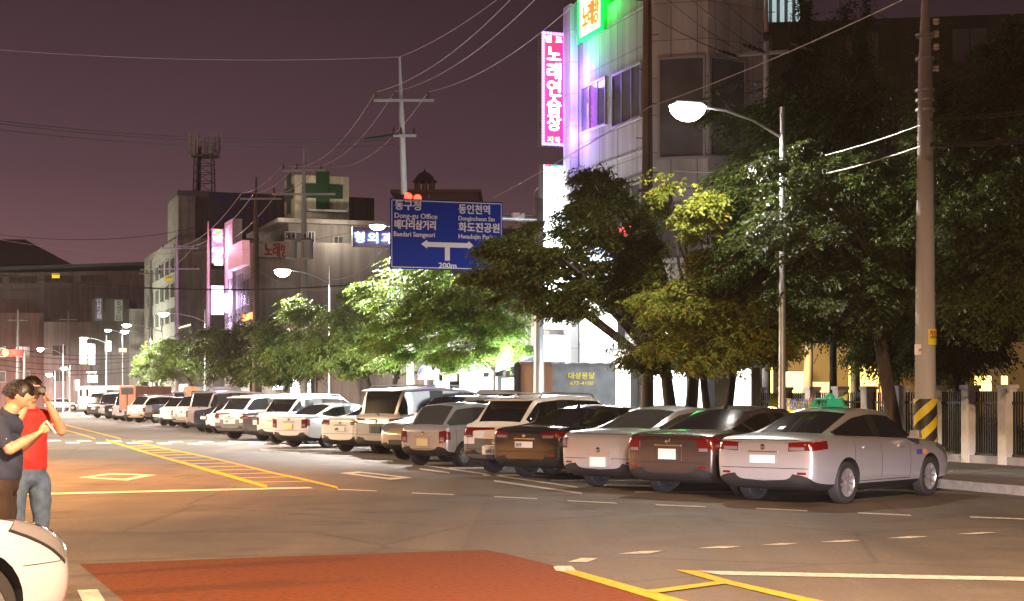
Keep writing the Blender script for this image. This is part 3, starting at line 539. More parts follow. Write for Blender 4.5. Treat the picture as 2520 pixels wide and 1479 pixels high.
# ================================================================ people
def person_mesh(bones, radii, head):
    """skin-grown body with hands, joined to a modelled head and remeshed to one surface"""
    mb = MB(); rr_ = lambda n: radii[n] if isinstance(radii[n], tuple) else (radii[n], radii[n])
    for n_, (par, p) in bones.items():
        r1 = rr_(n_); p = Vector(p); mb.add([p + Vector((r1[1]*math.cos(b)*math.cos(a), r1[0]*math.cos(b)*math.sin(a), min(r1)*math.sin(b))) for b in [R(-90+22.5*i) for i in range(9)] for a in [R(30*j) for j in range(12)]],
            [(i*12+j, i*12+(j+1) % 12, (i+1)*12+(j+1) % 12, (i+1)*12+j) for i in range(8) for j in range(12)])
        if not par: continue
        q = Vector(bones[par][1]); r0 = rr_(par); t = (p-q)
        if t.length < 1e-4: continue
        t.normalize(); A = Vector((0, 1, 0)); A = (A - t*A.dot(t)); A = A.normalized() if A.length > .15 else (Vector((1, 0, 0))-t*t.x).normalized(); Bx = t.cross(A); vs = []
        for i in range(7):
            f = i/6; c = q.lerp(p, f); ra = r0[0]+(r1[0]-r0[0])*f; rb = r0[1]+(r1[1]-r0[1])*f
            if min(r0)/max(min(r1), .001) > 1.6 and n_[:2] in ('sh', 'ne'): ra, rb = min(ra, r1[0]*1.25), min(rb, r1[1]*1.25)
            vs += [c + A*(ra*math.cos(2*math.pi*k/16)) + Bx*(rb*math.sin(2*math.pi*k/16)) for k in range(16)]
        mb.add(vs, [(i*16+k, i*16+(k+1) % 16, (i+1)*16+(k+1) % 16, (i+1)*16+k) for i in range(6) for k in range(16)] + [tuple(range(15, -1, -1)), tuple(96+k for k in range(16))])
    body = bpy.data.meshes.new('b'); body.from_pydata(mb.v, [], mb.f)
    bm = bmesh.new(); bm.from_mesh(body)
    # head: a sculpted ball in its own frame (x forward, z up), placed by the matrix
    hm = head; s = bmesh.ops.create_icosphere(bm, subdivisions=5, radius=1)['verts']
    for v in s:
        d = v.co.normalized(); x, y, z = d
        r = Vector((x*.100, y*.078, z*.122)); fx = max(0, x)
        if z < -.1: r.y *= 1-.28*min(1, (-z-.1)*1.2); r.x *= 1-.06*(-z)
        r.x += .022*math.exp(-((y/.16)**2+((z+.12)/.20)**2))*fx                  # nose
        r.x += .010*math.exp(-((y/.11)**2+((z+.20)/.10)**2))*fx
        r.x -= .013*math.exp(-(((abs(y)-.34)/.16)**2+((z-.06)/.12)**2))*fx        # eye sockets
        r.x += .007*math.exp(-((y/.5)**2+((z-.24)/.10)**2))*fx                    # brow
        r.x += .010*math.exp(-((y/.22)**2+((z+.46)/.06)**2))*fx                   # lips
        r.x -= .006*math.exp(-((y/.25)**2+((z+.52)/.03)**2))*fx
        r.x += .014*math.exp(-((y/.3)**2+((z+.80)/.16)**2))*fx                    # chin
        if x < 0: r.x *= 1.02
        v.co = hm @ r
    for sg in (1, -1):   # ears
        e = bmesh.ops.create_icosphere(bm, subdivisions=2, radius=1)['verts']
        for v in e: v.co = hm @ Vector((-.008+v.co.x*.017, sg*(.078+v.co.y*.009), -.005+v.co.z*.032))
    bm.to_mesh(body); bm.free()
    o = bpy.data.objects.new('b', body); C.objects.link(o); rm = o.modifiers.new('r', 'REMESH'); rm.mode = 'VOXEL'; rm.voxel_size = .0065; rm.use_smooth_shade = True
    sm = o.modifiers.new('m', 'SMOOTH'); sm.factor = .5; sm.iterations = 5; res = evald(o); bpy.data.objects.remove(o); return res
def garment(body, zone, off, thick, mname, name, root, wr=.0):
    bm = bmesh.new(); bm.from_mesh(body); bm.normal_update(); kill = [f for f in bm.faces if not zone(f.calc_center_median())]
    bmesh.ops.delete(bm, geom=kill, context='FACES'); bm.normal_update(); sv = [v.co.copy() for v in bm.verts]; nn = [v.normal.copy() for v in bm.verts]
    for v, c, n in zip(bm.verts, sv, nn): k = math.sin(c.z*31+c.x*17)*math.sin(c.y*23+c.z*11+c.x*9); v.co = c + n*(off + wr*k)
    for _ in range(3): bmesh.ops.smooth_vert(bm, verts=bm.verts, factor=.5, use_axis_x=True, use_axis_y=True, use_axis_z=True)
    m = bpy.data.meshes.new(name); bm.to_mesh(m); bm.free(); m.shade_smooth(); m.materials.append(mname); o = link(name, m, root)
    s = o.modifiers.new('t', 'SOLIDIFY'); s.thickness = thick; s.offset = -1; return o
def hair(root, hm, m, back=1.0):
    b = bmesh.new(); s = bmesh.ops.create_icosphere(b, subdivisions=5, radius=1)['verts']
    for v in s:
        x, y, z = v.co.normalized(); n = .004*math.sin(x*40+z*9)*math.sin(y*37+x*11)
        r = Vector((x*.112, y*.089, z*.132)) * (1+n*3); v.co = r + Vector((-.006, 0, .004))
    kl = [f for f in b.faces if (lambda c: not (c.z > .062 or (c.x < -.012 and c.z > -.055+.5*max(0, c.x+.05)) or (c.x < .045 and c.z > .012)))(f.calc_center_median())]
    bmesh.ops.delete(b, geom=kl, context='FACES')
    for v in b.verts: v.co = hm @ v.co
    me = bpy.data.meshes.new('hair'); b.to_mesh(me); b.free(); me.shade_smooth(); me.materials.append(m); o = link('hair', me, root); s = o.modifiers.new('t', 'SOLIDIFY'); s.thickness = .012; s.offset = -1
    # strands
    t = MB(); rr = random.Random(3)
    for _ in range(900):
        an = rr.uniform(0, 6.28); zz = rr.uniform(-.35, 1); q = math.sqrt(1-zz*zz); x, y = q*math.cos(an), q*math.sin(an)
        if x > .25 and zz < .55 or (x > -.2 and zz < .2): continue
        p = Vector((x*.112, y*.089, zz*.132)) + Vector((-.006, 0, .004)); d = Vector((x*.3+.35*max(0, zz)-.25*(x < 0), y*.35, -.75+.5*max(0, zz)+rr.uniform(-.15, .15))).normalized()*.03
        a, c, e = hm @ p, hm @ (p+Vector((x, y, zz))*.008+d*.5), hm @ (p+d+Vector((x, y, zz))*.004); w_ = Vector((0, 0, .003))
        t.add([a-w_, a+w_, c+w_, c-w_], [(0, 1, 2, 3)]); t.add([c-w_, c+w_, e], [(0, 1, 2)])
    t.build('strands', m, o); return o
skin = mat('skin', (.52, .30, .19), .5, var=.06, scale=20); hairm = mat('black_hair', (.012, .009, .008), .45)
def hand(B, Rr, pre, wrist, palm_dir, side_dir, curl, down, thumb_up):
    """palm plus four curled fingers and a thumb, as skinned chains"""
    w = Vector(wrist); d = Vector(palm_dir).normalized(); s = Vector(side_dir).normalized(); c = Vector(down).normalized(); last = pre
    B[pre+'_w'] = (pre, w); Rr[pre+'_w'] = (.026, .022); k = w + d*.045; B[pre+'_palm'] = (pre+'_w', k); Rr[pre+'_palm'] = (.034, .018)
    for i, (off, ln) in enumerate(((.028, .078), (.010, .088), (-.009, .082), (-.027, .064))):
        a = k + d*.028 + s*off; B[f'{pre}_f{i}a'] = (pre+'_palm', a); Rr[f'{pre}_f{i}a'] = .0105
        dd = d; p = a
        for j, fr in enumerate((.42, .32, .26)):
            dd = (dd + c*curl).normalized(); p = p + dd*(ln*fr); nm = f'{pre}_f{i}{"bcd"[j]}'; B[nm] = (f'{pre}_f{i}{"abc"[j]}', p); Rr[nm] = .0092-.0008*j
    t = w + d*.02 + s*.03; B[pre+'_ta'] = (pre+'_palm', t); Rr[pre+'_ta'] = .012; t2 = t + (d*.5+s*.6+Vector(thumb_up)*.3)*.035; B[pre+'_tb'] = (pre+'_ta', t2); Rr[pre+'_tb'] = .0105
    t3 = t2 + (d*.9+Vector(thumb_up)*.3)*.03; B[pre+'_tc'] = (pre+'_tb', t3); Rr[pre+'_tc'] = .009
def sleeve_cut(B, c):
    for n in 'LR':
        e, w = Vector(B['elbow'+n][1]), Vector(B['fore'+n+'_w'][1]); d = w-e; t = (c-e).dot(d)/d.length_squared; q = e+d*max(0, min(1.6, t))
        if (c-q).length < (.062 if t < .15 else .085) and t > -.25: return False
    return True
def person(label, loc, rz, pose):
    root = thing('person', label, 'person', loc, rz); B, Rr, hm, zt, zh, shirt, trou, cut = pose
    body = person_mesh(B, Rr, hm); bo = body.copy(); bo.materials.clear(); bo.materials.append(skin); bo.shade_smooth(); b = link('body', bo, root)
    garment(body, lambda c: zt[0] < c.z < zt[1] and cut(c), .016, .008, shirt, 'shirt', root, .006); tr = garment(body, lambda c: .09 < c.z < zh and not (c.z > .70 and abs(c.y) > .25), .014, .008, trou, 'trousers', root, .005)
    for sg in (1, -1): s = MB(); x = B['footL' if sg > 0 else 'footR'][1]; s.box((x[0]-.03, x[1], .045), (.27, .10, .09), 0, tp=.75); bev(s.build('shoe', 'dark', root), .03, 3)
    hair(root, hm, hairm); return root
# local frame: x forward, y to the person's left, z up
def legs(B, Rr, sp=.10):
    for sg, n in ((1, 'L'), (-1, 'R')):
        B['hip'+n] = ('pelvis', (0, sg*.095, .90)); Rr['hip'+n] = (.10, .095); B['thigh'+n] = ('hip'+n, (.01, sg*(sp+.005), .70)); Rr['thigh'+n] = (.082, .08)
        B['knee'+n] = ('thigh'+n, (.02, sg*sp, .49)); Rr['knee'+n] = .058; B['calf'+n] = ('knee'+n, (-.01, sg*sp, .34)); Rr['calf'+n] = .056
        B['ankle'+n] = ('calf'+n, (-.02, sg*sp, .09)); Rr['ankle'+n] = .038; B['foot'+n] = ('ankle'+n, (.12, sg*(sp+.02), .035)); Rr['foot'+n] = (.035, .028)
def torso(B, Rr, neck, fat=1.0, lean=0):
    B['pelvis'] = (None, (0, 0, .96)); Rr['pelvis'] = (.155, .115*fat); B['belly'] = ('pelvis', (.02, 0, 1.10)); Rr['belly'] = (.150, .128*fat)
    B['chest'] = ('belly', (.02+lean*.5, 0, 1.28)); Rr['chest'] = (.160, .115); B['upper'] = ('chest', (.0+lean, 0, 1.40)); Rr['upper'] = (.15, .10); B['neck'] = ('upper', neck[0]); Rr['neck'] = .058; B['neck2'] = ('neck', neck[1]); Rr['neck2'] = .055
# man reading his phone, bent head, seen from his right side
B, Rr = {}, {}; torso(B, Rr, ((.05, 0, 1.50), (.10, 0, 1.565)), 1.12, .02); legs(B, Rr)
hand_c = Vector((.36, -.03, 1.375))
for sg, n in ((1, 'L'), (-1, 'R')):
    B['sh'+n] = ('upper', (.02, sg*.185, 1.425)); Rr['sh'+n] = .066; B['mid'+n] = ('sh'+n, (.045, sg*.225, 1.33)); Rr['mid'+n] = .056; B['elbow'+n] = ('mid'+n, (.11, sg*.235, 1.225)); Rr['elbow'+n] = .045
    B['fore'+n] = ('elbow'+n, (.20, sg*.16, 1.285)); Rr['fore'+n] = .042; hand(B, Rr, 'fore'+n, (.295, sg*.065-.01, 1.345), (.7, -sg*.35, .45), (0, -sg*.2, 1) if 0 else (0.2, -sg*.3, .9), .55, (.3, -sg*.9, -.1), (0, 0, 1))
hm = Matrix.Translation((.145, 0, 1.655)) @ Matrix.Rotation(R(34), 4, 'Y')
navy = mat('navy_cloth', (.018, .028, .06), .85, var=.15, scale=14); brn = mat('dark_brown_cloth', (.028, .016, .012), .85); jean = mat('blue_denim', (.07, .12, .21), .85, var=.2, scale=18); redc = mat('red_cloth', (.50, .02, .018), .8, var=.1, scale=10)
loc1 = (-4.13, 13.8, 0)
p1 = person('man in a navy polo shirt bending his head over a lit mobile phone', loc1, R(6), (B, Rr, hm, (.985, 1.515), 1.02, navy, brn, lambda c, B=B: sleeve_cut(B, c)))
cl = MB(); cl.lathe((.045, 0, 1.478), (.5, 0, .86), [(0, .082), (.03, .079), (.055, .075), (.05, .066), (0, .07)], 24, cap=False); cl.build('collar', navy, p1, True)
lb = MB(); lb.box((.06, -.283, 1.31), (.07, .004, .012)); lb.build('sleeve_print', 'signwhite', p1)
ph = wthing('mobile_phone', 'small lit mobile phone held by the man in the navy shirt', 'phone', (-4.13+.40, 13.8+.02, 1.40), R(6)); WORLD.pop(ph.name)
b = MB(); b.box((0, 0, 0), (.012, .065, .13), ax=(Vector((.8, 0, .6)), Vector((0, 1, 0)), Vector((-.6, 0, .8)))); bev(b.build('case', mat('phone_case', (.6, .6, .62), .4), ph), .004)
b = MB(); b.box((-.0065, 0, .005), (.002, .056, .105), ax=(Vector((.8, 0, .6)), Vector((0, 1, 0)), Vector((-.6, 0, .8)))); b.build('screen', emit('phone_screen', (.55, .75, 1), 3), ph)
# man in red with a camera raised to his face, turned towards the road
B, Rr = {}, {}; torso(B, Rr, ((.02, 0, 1.52), (.055, 0, 1.60)), 1.05); legs(B, Rr, .12)
for sg, n in ((1, 'L'), (-1, 'R')):
    B['sh'+n] = ('upper', (.01, sg*.19, 1.455)); Rr['sh'+n] = .066; B['mid'+n] = ('sh'+n, (.07, sg*.235, 1.40)); Rr['mid'+n] = .056; B['elbow'+n] = ('mid'+n, (.15, sg*.255, 1.335)); Rr['elbow'+n] = .045
    B['fore'+n] = ('elbow'+n, (.19, sg*.175, 1.46)); Rr['fore'+n] = .042; hand(B, Rr, 'fore'+n, (.195, sg*.095, 1.60), (.05, -sg*.35, .9), (.9, 0, -.05), .5, (.1, -sg*.95, .0), (.0, -sg*.5, 0))
hm2 = Matrix.Translation((.075, 0, 1.70)) @ Matrix.Rotation(R(4), 4, 'Y')
loc2 = (-4.37, 15.4, 0)
p2 = person('man in a red shirt and blue jeans holding a small camera up to his face', loc2, R(-48), (B, Rr, hm2, (.99, 1.545), 1.03, redc, jean, lambda c, B=B: sleeve_cut(B, c)))
cl = MB(); cl.lathe((.012, 0, 1.50), (.2, 0, .98), [(0, .082), (.03, .077), (.05, .073), (.045, .066), (0, .07)], 24, cap=False); cl.build('collar', redc, p2, True)
a = R(-48); cm_ = thing('camera', 'small dark camera held up by the man in the red shirt', 'camera', (loc2[0]+.215*math.cos(a), loc2[1]+.215*math.sin(a), 1.70), a)
b = MB(); b.box((0, 0, 0), (.045, .12, .075)); bev(b.build('case', 'dark', cm_), .01); b = MB(); b.lathe((.02, .01, 0), (1, 0, 0), [(0, .028), (.04, .026), (.045, .02)], 16); b.build('lens', 'grey', cm_, True)
# ================================================================ ground
g = MB(); g.add([(-330, -60, 0), (330, -60, 0), (330, 520, 0), (-330, 520, 0)], [(0, 1, 2, 3)]); struct(g, 'road', 'asphalt')
def ST(t, q, z=0): v = U*t + W*q; return Vector((v.x, v.y, z))
g = MB(); g.prism([ST(-20, 17.25), ST(-20, 60), ST(260, 60), ST(260, 17.25)], (0, 0, .15)); struct(g, 'pavement', 'pave')
g = MB(); g.prism([ST(-20, 17.05), ST(-20, 17.245), ST(260, 17.245), ST(260, 17.05)], (0, 0, .16)); struct(g, 'kerb', 'kerb')
def marks(name, m, polys, z=.006):
    mb = MB()
    for p in polys: mb.poly([G(x, y, z) for x, y in p])
    return struct(mb, name, m)
Z1 = lambda x, y: (1168.9+x*.5362, 1168.9+y*.5362)
C1 = lambda x, y: (x*.4010, 886.2+y*.4010)
C5 = lambda x, y: (861.5+x*.2198, 910.8+y*.2198)
marks('red_paving', 'red_pave', [[(196, 1388), (700, 1369), (1195, 1353), (1250, 1364), (1480, 1420), (1700, 1490), (1790, 1640), (420, 1640), (330, 1500)]], .003)
wl = [[(60, 1214), (760, 1198), (772, 1201.5), (60, 1218.5)],
      [C1(480, 720), C1(680, 693), C1(958, 704), C1(870, 706.5), C1(692, 702), C1(540, 718)], [C1(480, 720), C1(540, 718), C1(760, 728), C1(870, 706.5), C1(958, 704), C1(778, 739)],
      [(835, 1164), (882, 1160), (1015, 1175), (986, 1174.5), (890, 1163.5), (868, 1165.5)], [(835, 1164), (868, 1165.5), (955, 1176), (986, 1174.5), (1015, 1175), (962, 1180.5)]]
for a, b, w in (((892, 1131.7), (952, 1139), 1.3), ((1030, 1153.7), (1105, 1163.6), 1.8), ((1213, 1183), (1430, 1214), 2), ((1042, 1145), (1420, 1199), 1.6), ((1354, 1170), (1413, 1170), 1.5), ((1354, 1181.3), (1600, 1182.3), 1.8), ((1459, 1194.5), (1640, 1195), 1.8),
                ((1560, 1210), (1830, 1211), 1.8), ((1103, 1151.5), (1240, 1151.5), 1.5), ((1187, 1169), (1415, 1169.5), 1.6), ((640, 1107), (735, 1115), 1), ((850, 1102), (1010, 1104), 1.2), ((700, 1094), (820, 1097), 1.2), ((560, 1086), (700, 1090), 1),
                ((828, 1204), (925, 1208), 1.1), ((1012, 1213), (1116, 1217), 1.2), ((1214, 1222), (1320, 1227), 1.2), ((1395, 1232), (1515, 1238), 1.3), ((1612, 1242), (1735, 1247), 1.4), ((1858, 1251), (1985, 1257), 1.5), ((2110, 1262), (2240, 1268), 1.5), ((2385, 1272), (2520, 1277), 1.6)):
    wl.append([(a[0], a[1]-w), (b[0], b[1]-w), (b[0]+4, b[1]+w), (a[0]+4, a[1]+w)])
for p in ([(425, 398), (490, 380), (563, 382), (515, 399)], [(652, 362), (760, 349), (862, 347), (800, 360)], [(1012, 336), (1120, 326), (1222, 326), (1150, 336)], [(1312, 321), (1400, 312), (1485, 312), (1420, 320)], [(1575, 307), (1700, 298), (1773, 299), (1700, 307)],
          [(1890, 290), (1990, 280), (2085, 281), (2000, 290)], [(2205, 271), (2320, 262), (2397, 263), (2300, 271)], [(1015, 438.5), (2620, 470), (2620, 487), (1125, 457)], [(360, 420), (375, 417), (443, 417), (462, 437), (395, 441), (370, 437)]):
    wl.append([Z1(*q) for q in p])
wl.append([(190, 1452), (240, 1450), (262, 1484), (300, 1560), (230, 1560), (205, 1484)])
for k in range(8): x = 113+k*75.2; dy = k*.7; wl.append([(x, 1083+dy), (x+33, 1082.7+dy), (x+39, 1085.6+dy), (x+4, 1086+dy)]); wl.append([(x+46, 1087.6+dy), (x+80, 1087.3+dy), (x+86, 1090.6+dy), (x+51, 1091+dy)])
for k in range(6): x = 120+k*34; wl.append([(x, 1016+k*.2), (x+20, 1016), (x+24, 1018), (x+3, 1018)])
wl += [[(150, 1013), (165, 1012.6), (190, 1019.5), (178, 1020)], [(196, 1023), (204, 1022.6), (226, 1026), (219, 1026.6)]]
marks('white_markings', 'white_line', wl)
yl = []
low = [C1(*p) for p in ((650, 490), (770, 526), (880, 562), (1000, 597), (1130, 631), (1250, 667), (1450, 722), (1640, 778))]; up = [(325, 1084.7), (401, 1102.7), (470, 1116), (541, 1131.6), (600, 1146), (677, 1165), (750, 1180), (832, 1200)]
for pl, w0, w1 in ((low, 2, 4), (up, 1.4, 2.6)):
    for i in range(len(pl)-1):
        a, b = pl[i], pl[i+1]; wa = w0+(w1-w0)*i/7; wb = w0+(w1-w0)*(i+1)/7; yl.append([(a[0], a[1]-wa), (b[0], b[1]-wb), (b[0], b[1]+wb), (a[0], a[1]+wa)])
def at(pl, y):
    for a, b in zip(pl, pl[1:]):
        if a[1] <= y <= b[1]: return a[0]+(b[0]-a[0])*(y-a[1])/(b[1]-a[1])
rungs = []
for y in (1096, 1101, 1106.5, 1112, 1118, 1124.5, 1131.5, 1139, 1147, 1155, 1164, 1173.5, 1184):
    a = at(low, y+3) or 300; b = at(up, y) or 700; rungs.append([(a, y+2), (b, y-1), (b, y+.4), (a, y+3.6)])
for pl, w in (([(138, 1040.6), (200, 1055), (298, 1080)], 1.2), ([(128, 1050), (190, 1066), (235, 1080)], 1.4)):
    for a, b in zip(pl, pl[1:]): yl.append([(a[0], a[1]-w), (b[0], b[1]-w), (b[0], b[1]+w), (a[0], a[1]+w)])
yl.append([Z1(395, 441), Z1(462, 437), Z1(975, 578), Z1(1200, 640), Z1(1060, 640), Z1(850, 578)])
yl.append([Z1(920, 435), Z1(1015, 438.5), Z1(1185, 487), Z1(1600, 578), Z1(1860, 640), Z1(1690, 640), Z1(1490, 578), Z1(1125, 492)])
mb = MB(); [mb.poly([G(x, y, .008) for x, y in p]) for p in yl]; [mb.poly([G(x, y, .0055) for x, y in p]) for p in rungs]; [mb.poly([G(x, y, .012) for x, y in [Z1(*q) for q in p]]) for p in ([(775, 530), (1110, 487), (1165, 495), (825, 541)],)]
struct(mb, 'yellow_markings', 'yellow_line')
# night air: thin haze round the whole place, lit by the lamps
h = MB(); h.box((0, 229, 14.5), (664, 584, 31)); hz = h.build('haze', 'asphalt'); hm_ = bpy.data.materials.new('haze'); hm_.use_nodes = True; t = hm_.node_tree; t.nodes.remove(t.nodes['Principled BSDF']); v = t.nodes.new('ShaderNodeVolumePrincipled')
v.inputs['Color'].default_value = (.86, .80, .82, 1); v.inputs['Density'].default_value = .0002; v.inputs['Anisotropy'].default_value = .3; t.links.new(v.outputs[0], t.nodes['Material Output'].inputs['Volume']); hz.data.materials.clear(); hz.data.materials.append(hm_); tag(hz, kind='stuff')
# ================================================================ buildings
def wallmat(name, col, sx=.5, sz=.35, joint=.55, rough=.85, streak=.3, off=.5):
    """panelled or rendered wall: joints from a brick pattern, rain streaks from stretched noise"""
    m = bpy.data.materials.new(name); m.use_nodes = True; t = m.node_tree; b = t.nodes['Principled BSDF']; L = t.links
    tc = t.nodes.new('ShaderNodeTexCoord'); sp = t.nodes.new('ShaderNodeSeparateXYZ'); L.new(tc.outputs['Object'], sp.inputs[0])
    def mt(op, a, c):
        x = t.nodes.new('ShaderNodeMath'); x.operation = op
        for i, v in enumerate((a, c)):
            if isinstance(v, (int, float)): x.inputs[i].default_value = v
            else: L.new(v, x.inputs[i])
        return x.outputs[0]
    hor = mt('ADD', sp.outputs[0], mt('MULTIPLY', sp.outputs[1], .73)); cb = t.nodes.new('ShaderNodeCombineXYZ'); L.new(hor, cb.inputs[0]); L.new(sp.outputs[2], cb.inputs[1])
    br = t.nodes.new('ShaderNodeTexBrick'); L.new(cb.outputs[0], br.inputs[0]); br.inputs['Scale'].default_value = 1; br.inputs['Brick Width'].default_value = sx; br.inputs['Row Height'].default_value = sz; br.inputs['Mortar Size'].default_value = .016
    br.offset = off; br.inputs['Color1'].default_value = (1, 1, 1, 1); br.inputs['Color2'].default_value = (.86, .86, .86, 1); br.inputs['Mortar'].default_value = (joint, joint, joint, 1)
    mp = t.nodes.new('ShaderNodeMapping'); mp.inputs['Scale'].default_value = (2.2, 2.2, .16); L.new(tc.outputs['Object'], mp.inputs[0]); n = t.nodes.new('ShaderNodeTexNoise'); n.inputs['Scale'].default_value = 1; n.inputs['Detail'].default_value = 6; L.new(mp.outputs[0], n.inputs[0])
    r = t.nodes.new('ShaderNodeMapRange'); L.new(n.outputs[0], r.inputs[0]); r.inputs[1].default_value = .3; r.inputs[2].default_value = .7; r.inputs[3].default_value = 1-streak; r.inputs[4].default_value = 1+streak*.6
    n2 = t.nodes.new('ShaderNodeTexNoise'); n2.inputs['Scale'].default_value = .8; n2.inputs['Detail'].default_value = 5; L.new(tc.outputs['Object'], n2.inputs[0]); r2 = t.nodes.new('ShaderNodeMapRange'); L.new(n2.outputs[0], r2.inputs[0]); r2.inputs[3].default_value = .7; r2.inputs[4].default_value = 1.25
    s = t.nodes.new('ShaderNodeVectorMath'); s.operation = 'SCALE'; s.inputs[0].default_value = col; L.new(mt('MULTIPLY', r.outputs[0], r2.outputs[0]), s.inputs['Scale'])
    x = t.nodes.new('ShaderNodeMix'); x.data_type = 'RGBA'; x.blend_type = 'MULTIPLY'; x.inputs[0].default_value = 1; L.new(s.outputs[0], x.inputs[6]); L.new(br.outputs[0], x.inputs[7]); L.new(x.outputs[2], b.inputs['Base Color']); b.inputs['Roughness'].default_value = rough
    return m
def windows(root, p, q, rects, fm='frame', pm='pane2', dep=.09, mull=1, name='window'):
    """rects: (u0, z0, u1, z1) with u in metres from p towards q; the wall's outer side is to the right of p->q"""
    p = Vector((p[0], p[1], 0)); q = Vector((q[0], q[1], 0)); d = (q-p).normalized(); n = Vector((d.y, -d.x, 0)); Z = Vector((0, 0, 1))
    for u0, z0, u1, z1 in rects:
        f = MB(); w = .07; c = p + d*((u0+u1)/2) + Z*((z0+z1)/2) + n*(dep/2-.03); ww = u1-u0; hh = z1-z0; ax = (d, n, Z)
        f.box(c+Z*(hh/2-w/2), (ww, dep, w), ax=ax); f.box(c-Z*(hh/2-w/2), (ww+.1, dep+.06, w), ax=ax)
        for s_ in (-1, 1): f.box(c+d*s_*(ww/2-w/2), (w, dep, hh-2*w), ax=ax)
        for k in range(1, mull+1): f.box(c+d*(ww*(k/(mull+1)-.5)), (w*.8, dep*.7, hh-2*w), ax=ax)
        fo = f.build(name, fm, root); g = MB(); g.box(c-n*(dep/2-.042), (ww-2*w, .02, hh-2*w), ax=ax); g.build('pane', pm, fo)
def building(name, label, foot, z0, z1, wm, cat='building', group=None, parapet=.0):
    c = sum((Vector((a, b, 0)) for a, b in foot), Vector())/len(foot); r = wthing(name, label, cat, (c.x, c.y, 0), 0, group)
    m = MB(); m.prism([(a, b, z0) for a, b in foot], (0, 0, z1-z0)); wl_ = m.build('wall', wm, r)
    if parapet:
        e = MB(); n = len(foot)
        for i in range(n):
            a = Vector((*foot[i], z1)); b = Vector((*foot[(i+1) % n], z1)); d = (b-a).normalized(); nn = Vector((d.y, -d.x, 0)); e.box((a+b)/2+Vector((0, 0, parapet/2))+nn*.06, ((b-a).length+.1, .22, parapet), ax=(d, nn, Vector((0, 0, 1))))
        e.build('parapet', wm, r)
    return r
def xy(v): return (v.x, v.y)
def lightbox(name, label, cat, p, q, z0, z1, th, face, group=None, case='grey', both=False):
    """a lit sign box from p to q (ground points), face on the right-hand side of p->q"""
    p = Vector((p[0], p[1], 0)); q = Vector((q[0], q[1], 0)); d = (q-p).normalized(); n = Vector((d.y, -d.x, 0)); Z = Vector((0, 0, 1)); L = (q-p).length; c = (p+q)/2
    r = wthing(name, label, cat, (c.x, c.y, z0), 0, group); b = MB(); b.box(c+Z*((z0+z1)/2)-n*(th/2), (L, th, z1-z0), ax=(d, n, Z)); b.build('case', case, r)
    f = MB(); f.box(c+Z*((z0+z1)/2)+n*.012, (L-.08, .02, z1-z0-.08), ax=(d, n, Z)); f.build('face', face, r)
    if both: f = MB(); f.box(c+Z*((z0+z1)/2)-n*(th+.012), (L-.08, .02, z1-z0-.08), ax=(d, n, Z)); f.build('face', face, r)
    return r, d, n, c
M['pane2'] = mat('curtained_pane', (.10, .095, .09), .12, spec=.8, var=.35, scale=.8)
E_white = emit('lit_white', (1, .98, .95), 4.5); E_cool = emit('lit_cool_white', (.86, .96, 1), 4.5); E_yel = emit('lit_yellow', (1, .62, .16), 3.6); E_red = emit('lit_red', (1, .03, .04), 4); E_blue = emit('lit_blue', (.06, .12, 1), 6)
E_pink = emit('lit_pink', (1, .18, .38), 2.2); E_purple = emit('lit_purple', (.30, .08, 1), 8); E_green = emit('lit_green', (.0, 1, .10), 1.6); E_orange = emit('lit_orange', (1, .25, .05), 2.5); E_dim = emit('lit_dim_warm', (1, .7, .4), .8); E_wtxt = emit('lit_white_letters', (1, .9, .78), 3.2)
E_lilac = emit('lit_lilac', (.8, .55, 1), 4); E_ygreen = emit('lit_yellow_green', (.75, 1, .35), 5)
conc1 = wallmat('concrete_panels', (.48, .44, .41), .62, 1.15, .5, off=0); conc2 = wallmat('grey_render', (.34, .30, .28), 4, 3.2, .8); tile = wallmat('pale_tiles', (.45, .42, .40), .3, .16, .6); dark_w = wallmat('dark_brick', (.10, .085, .08), .4, .2, .6); cream = wallmat('cream_render', (.66, .60, .44), 6, 5, .9, streak=.35)
stone = wallmat('stone_cladding', (.30, .27, .25), 1.3, .9, .6)
# ---- corner building with the neon signs
a0 = P(1395, 0, 60.3); a1 = P(1430, 0, 58.8); a2 = P(1604, 0, 52.9); a3 = P(1742, 0, 52.4); a4 = P(1878, 0, 53.6)
big = building('office_building', 'tall concrete-panelled corner building carrying the neon signs, behind the trees', [xy(a0), xy(a1), xy(a2), xy(a3), xy(a4), (8.8, 70), (3.8, 72)][::1], 0, HC+(HY+50)/F*53, conc1, parapet=.0)
def zr(y, D): return HC-(y-HY)/F*D
L12 = (a2-a1).length
windows(big, xy(a1), xy(a2), [(.12, zr(332, 58.7), 2.4, zr(216, 58.7)), (2.95, zr(318, 55.9)-.0, 5.45, zr(198, 55.9)+.2), (.12, zr(560, 58.7), 2.4, zr(455, 58.7)), (2.95, zr(570, 56), 5.45, zr(455, 56))], mull=2)
windows(big, xy(a2), xy(a3), [(.20, zr(392, 52.7), 1.68, zr(140, 52.7)), (.20, zr(640, 52.7), 1.68, zr(500, 52.7))], mull=0)
windows(big, xy(a3), xy(a4), [(.03, zr(392, 53), 1.5, zr(145, 53)), (.10, zr(640, 53), 1.5, zr(500, 53))], mull=0)
c = MB()
for y in (58, 0+395, 470): c.box(((a1+a2)/2).xy.to_3d()+Vector((0, 0, zr(y, 56))), (L12, .05, .07), ax=((a2-a1).xy.to_3d().normalized(), Vector(((a2-a1).y, -(a2-a1).x, 0)).normalized(), Vector((0, 0, 1))))
c.build('ledge', conc1, big); 
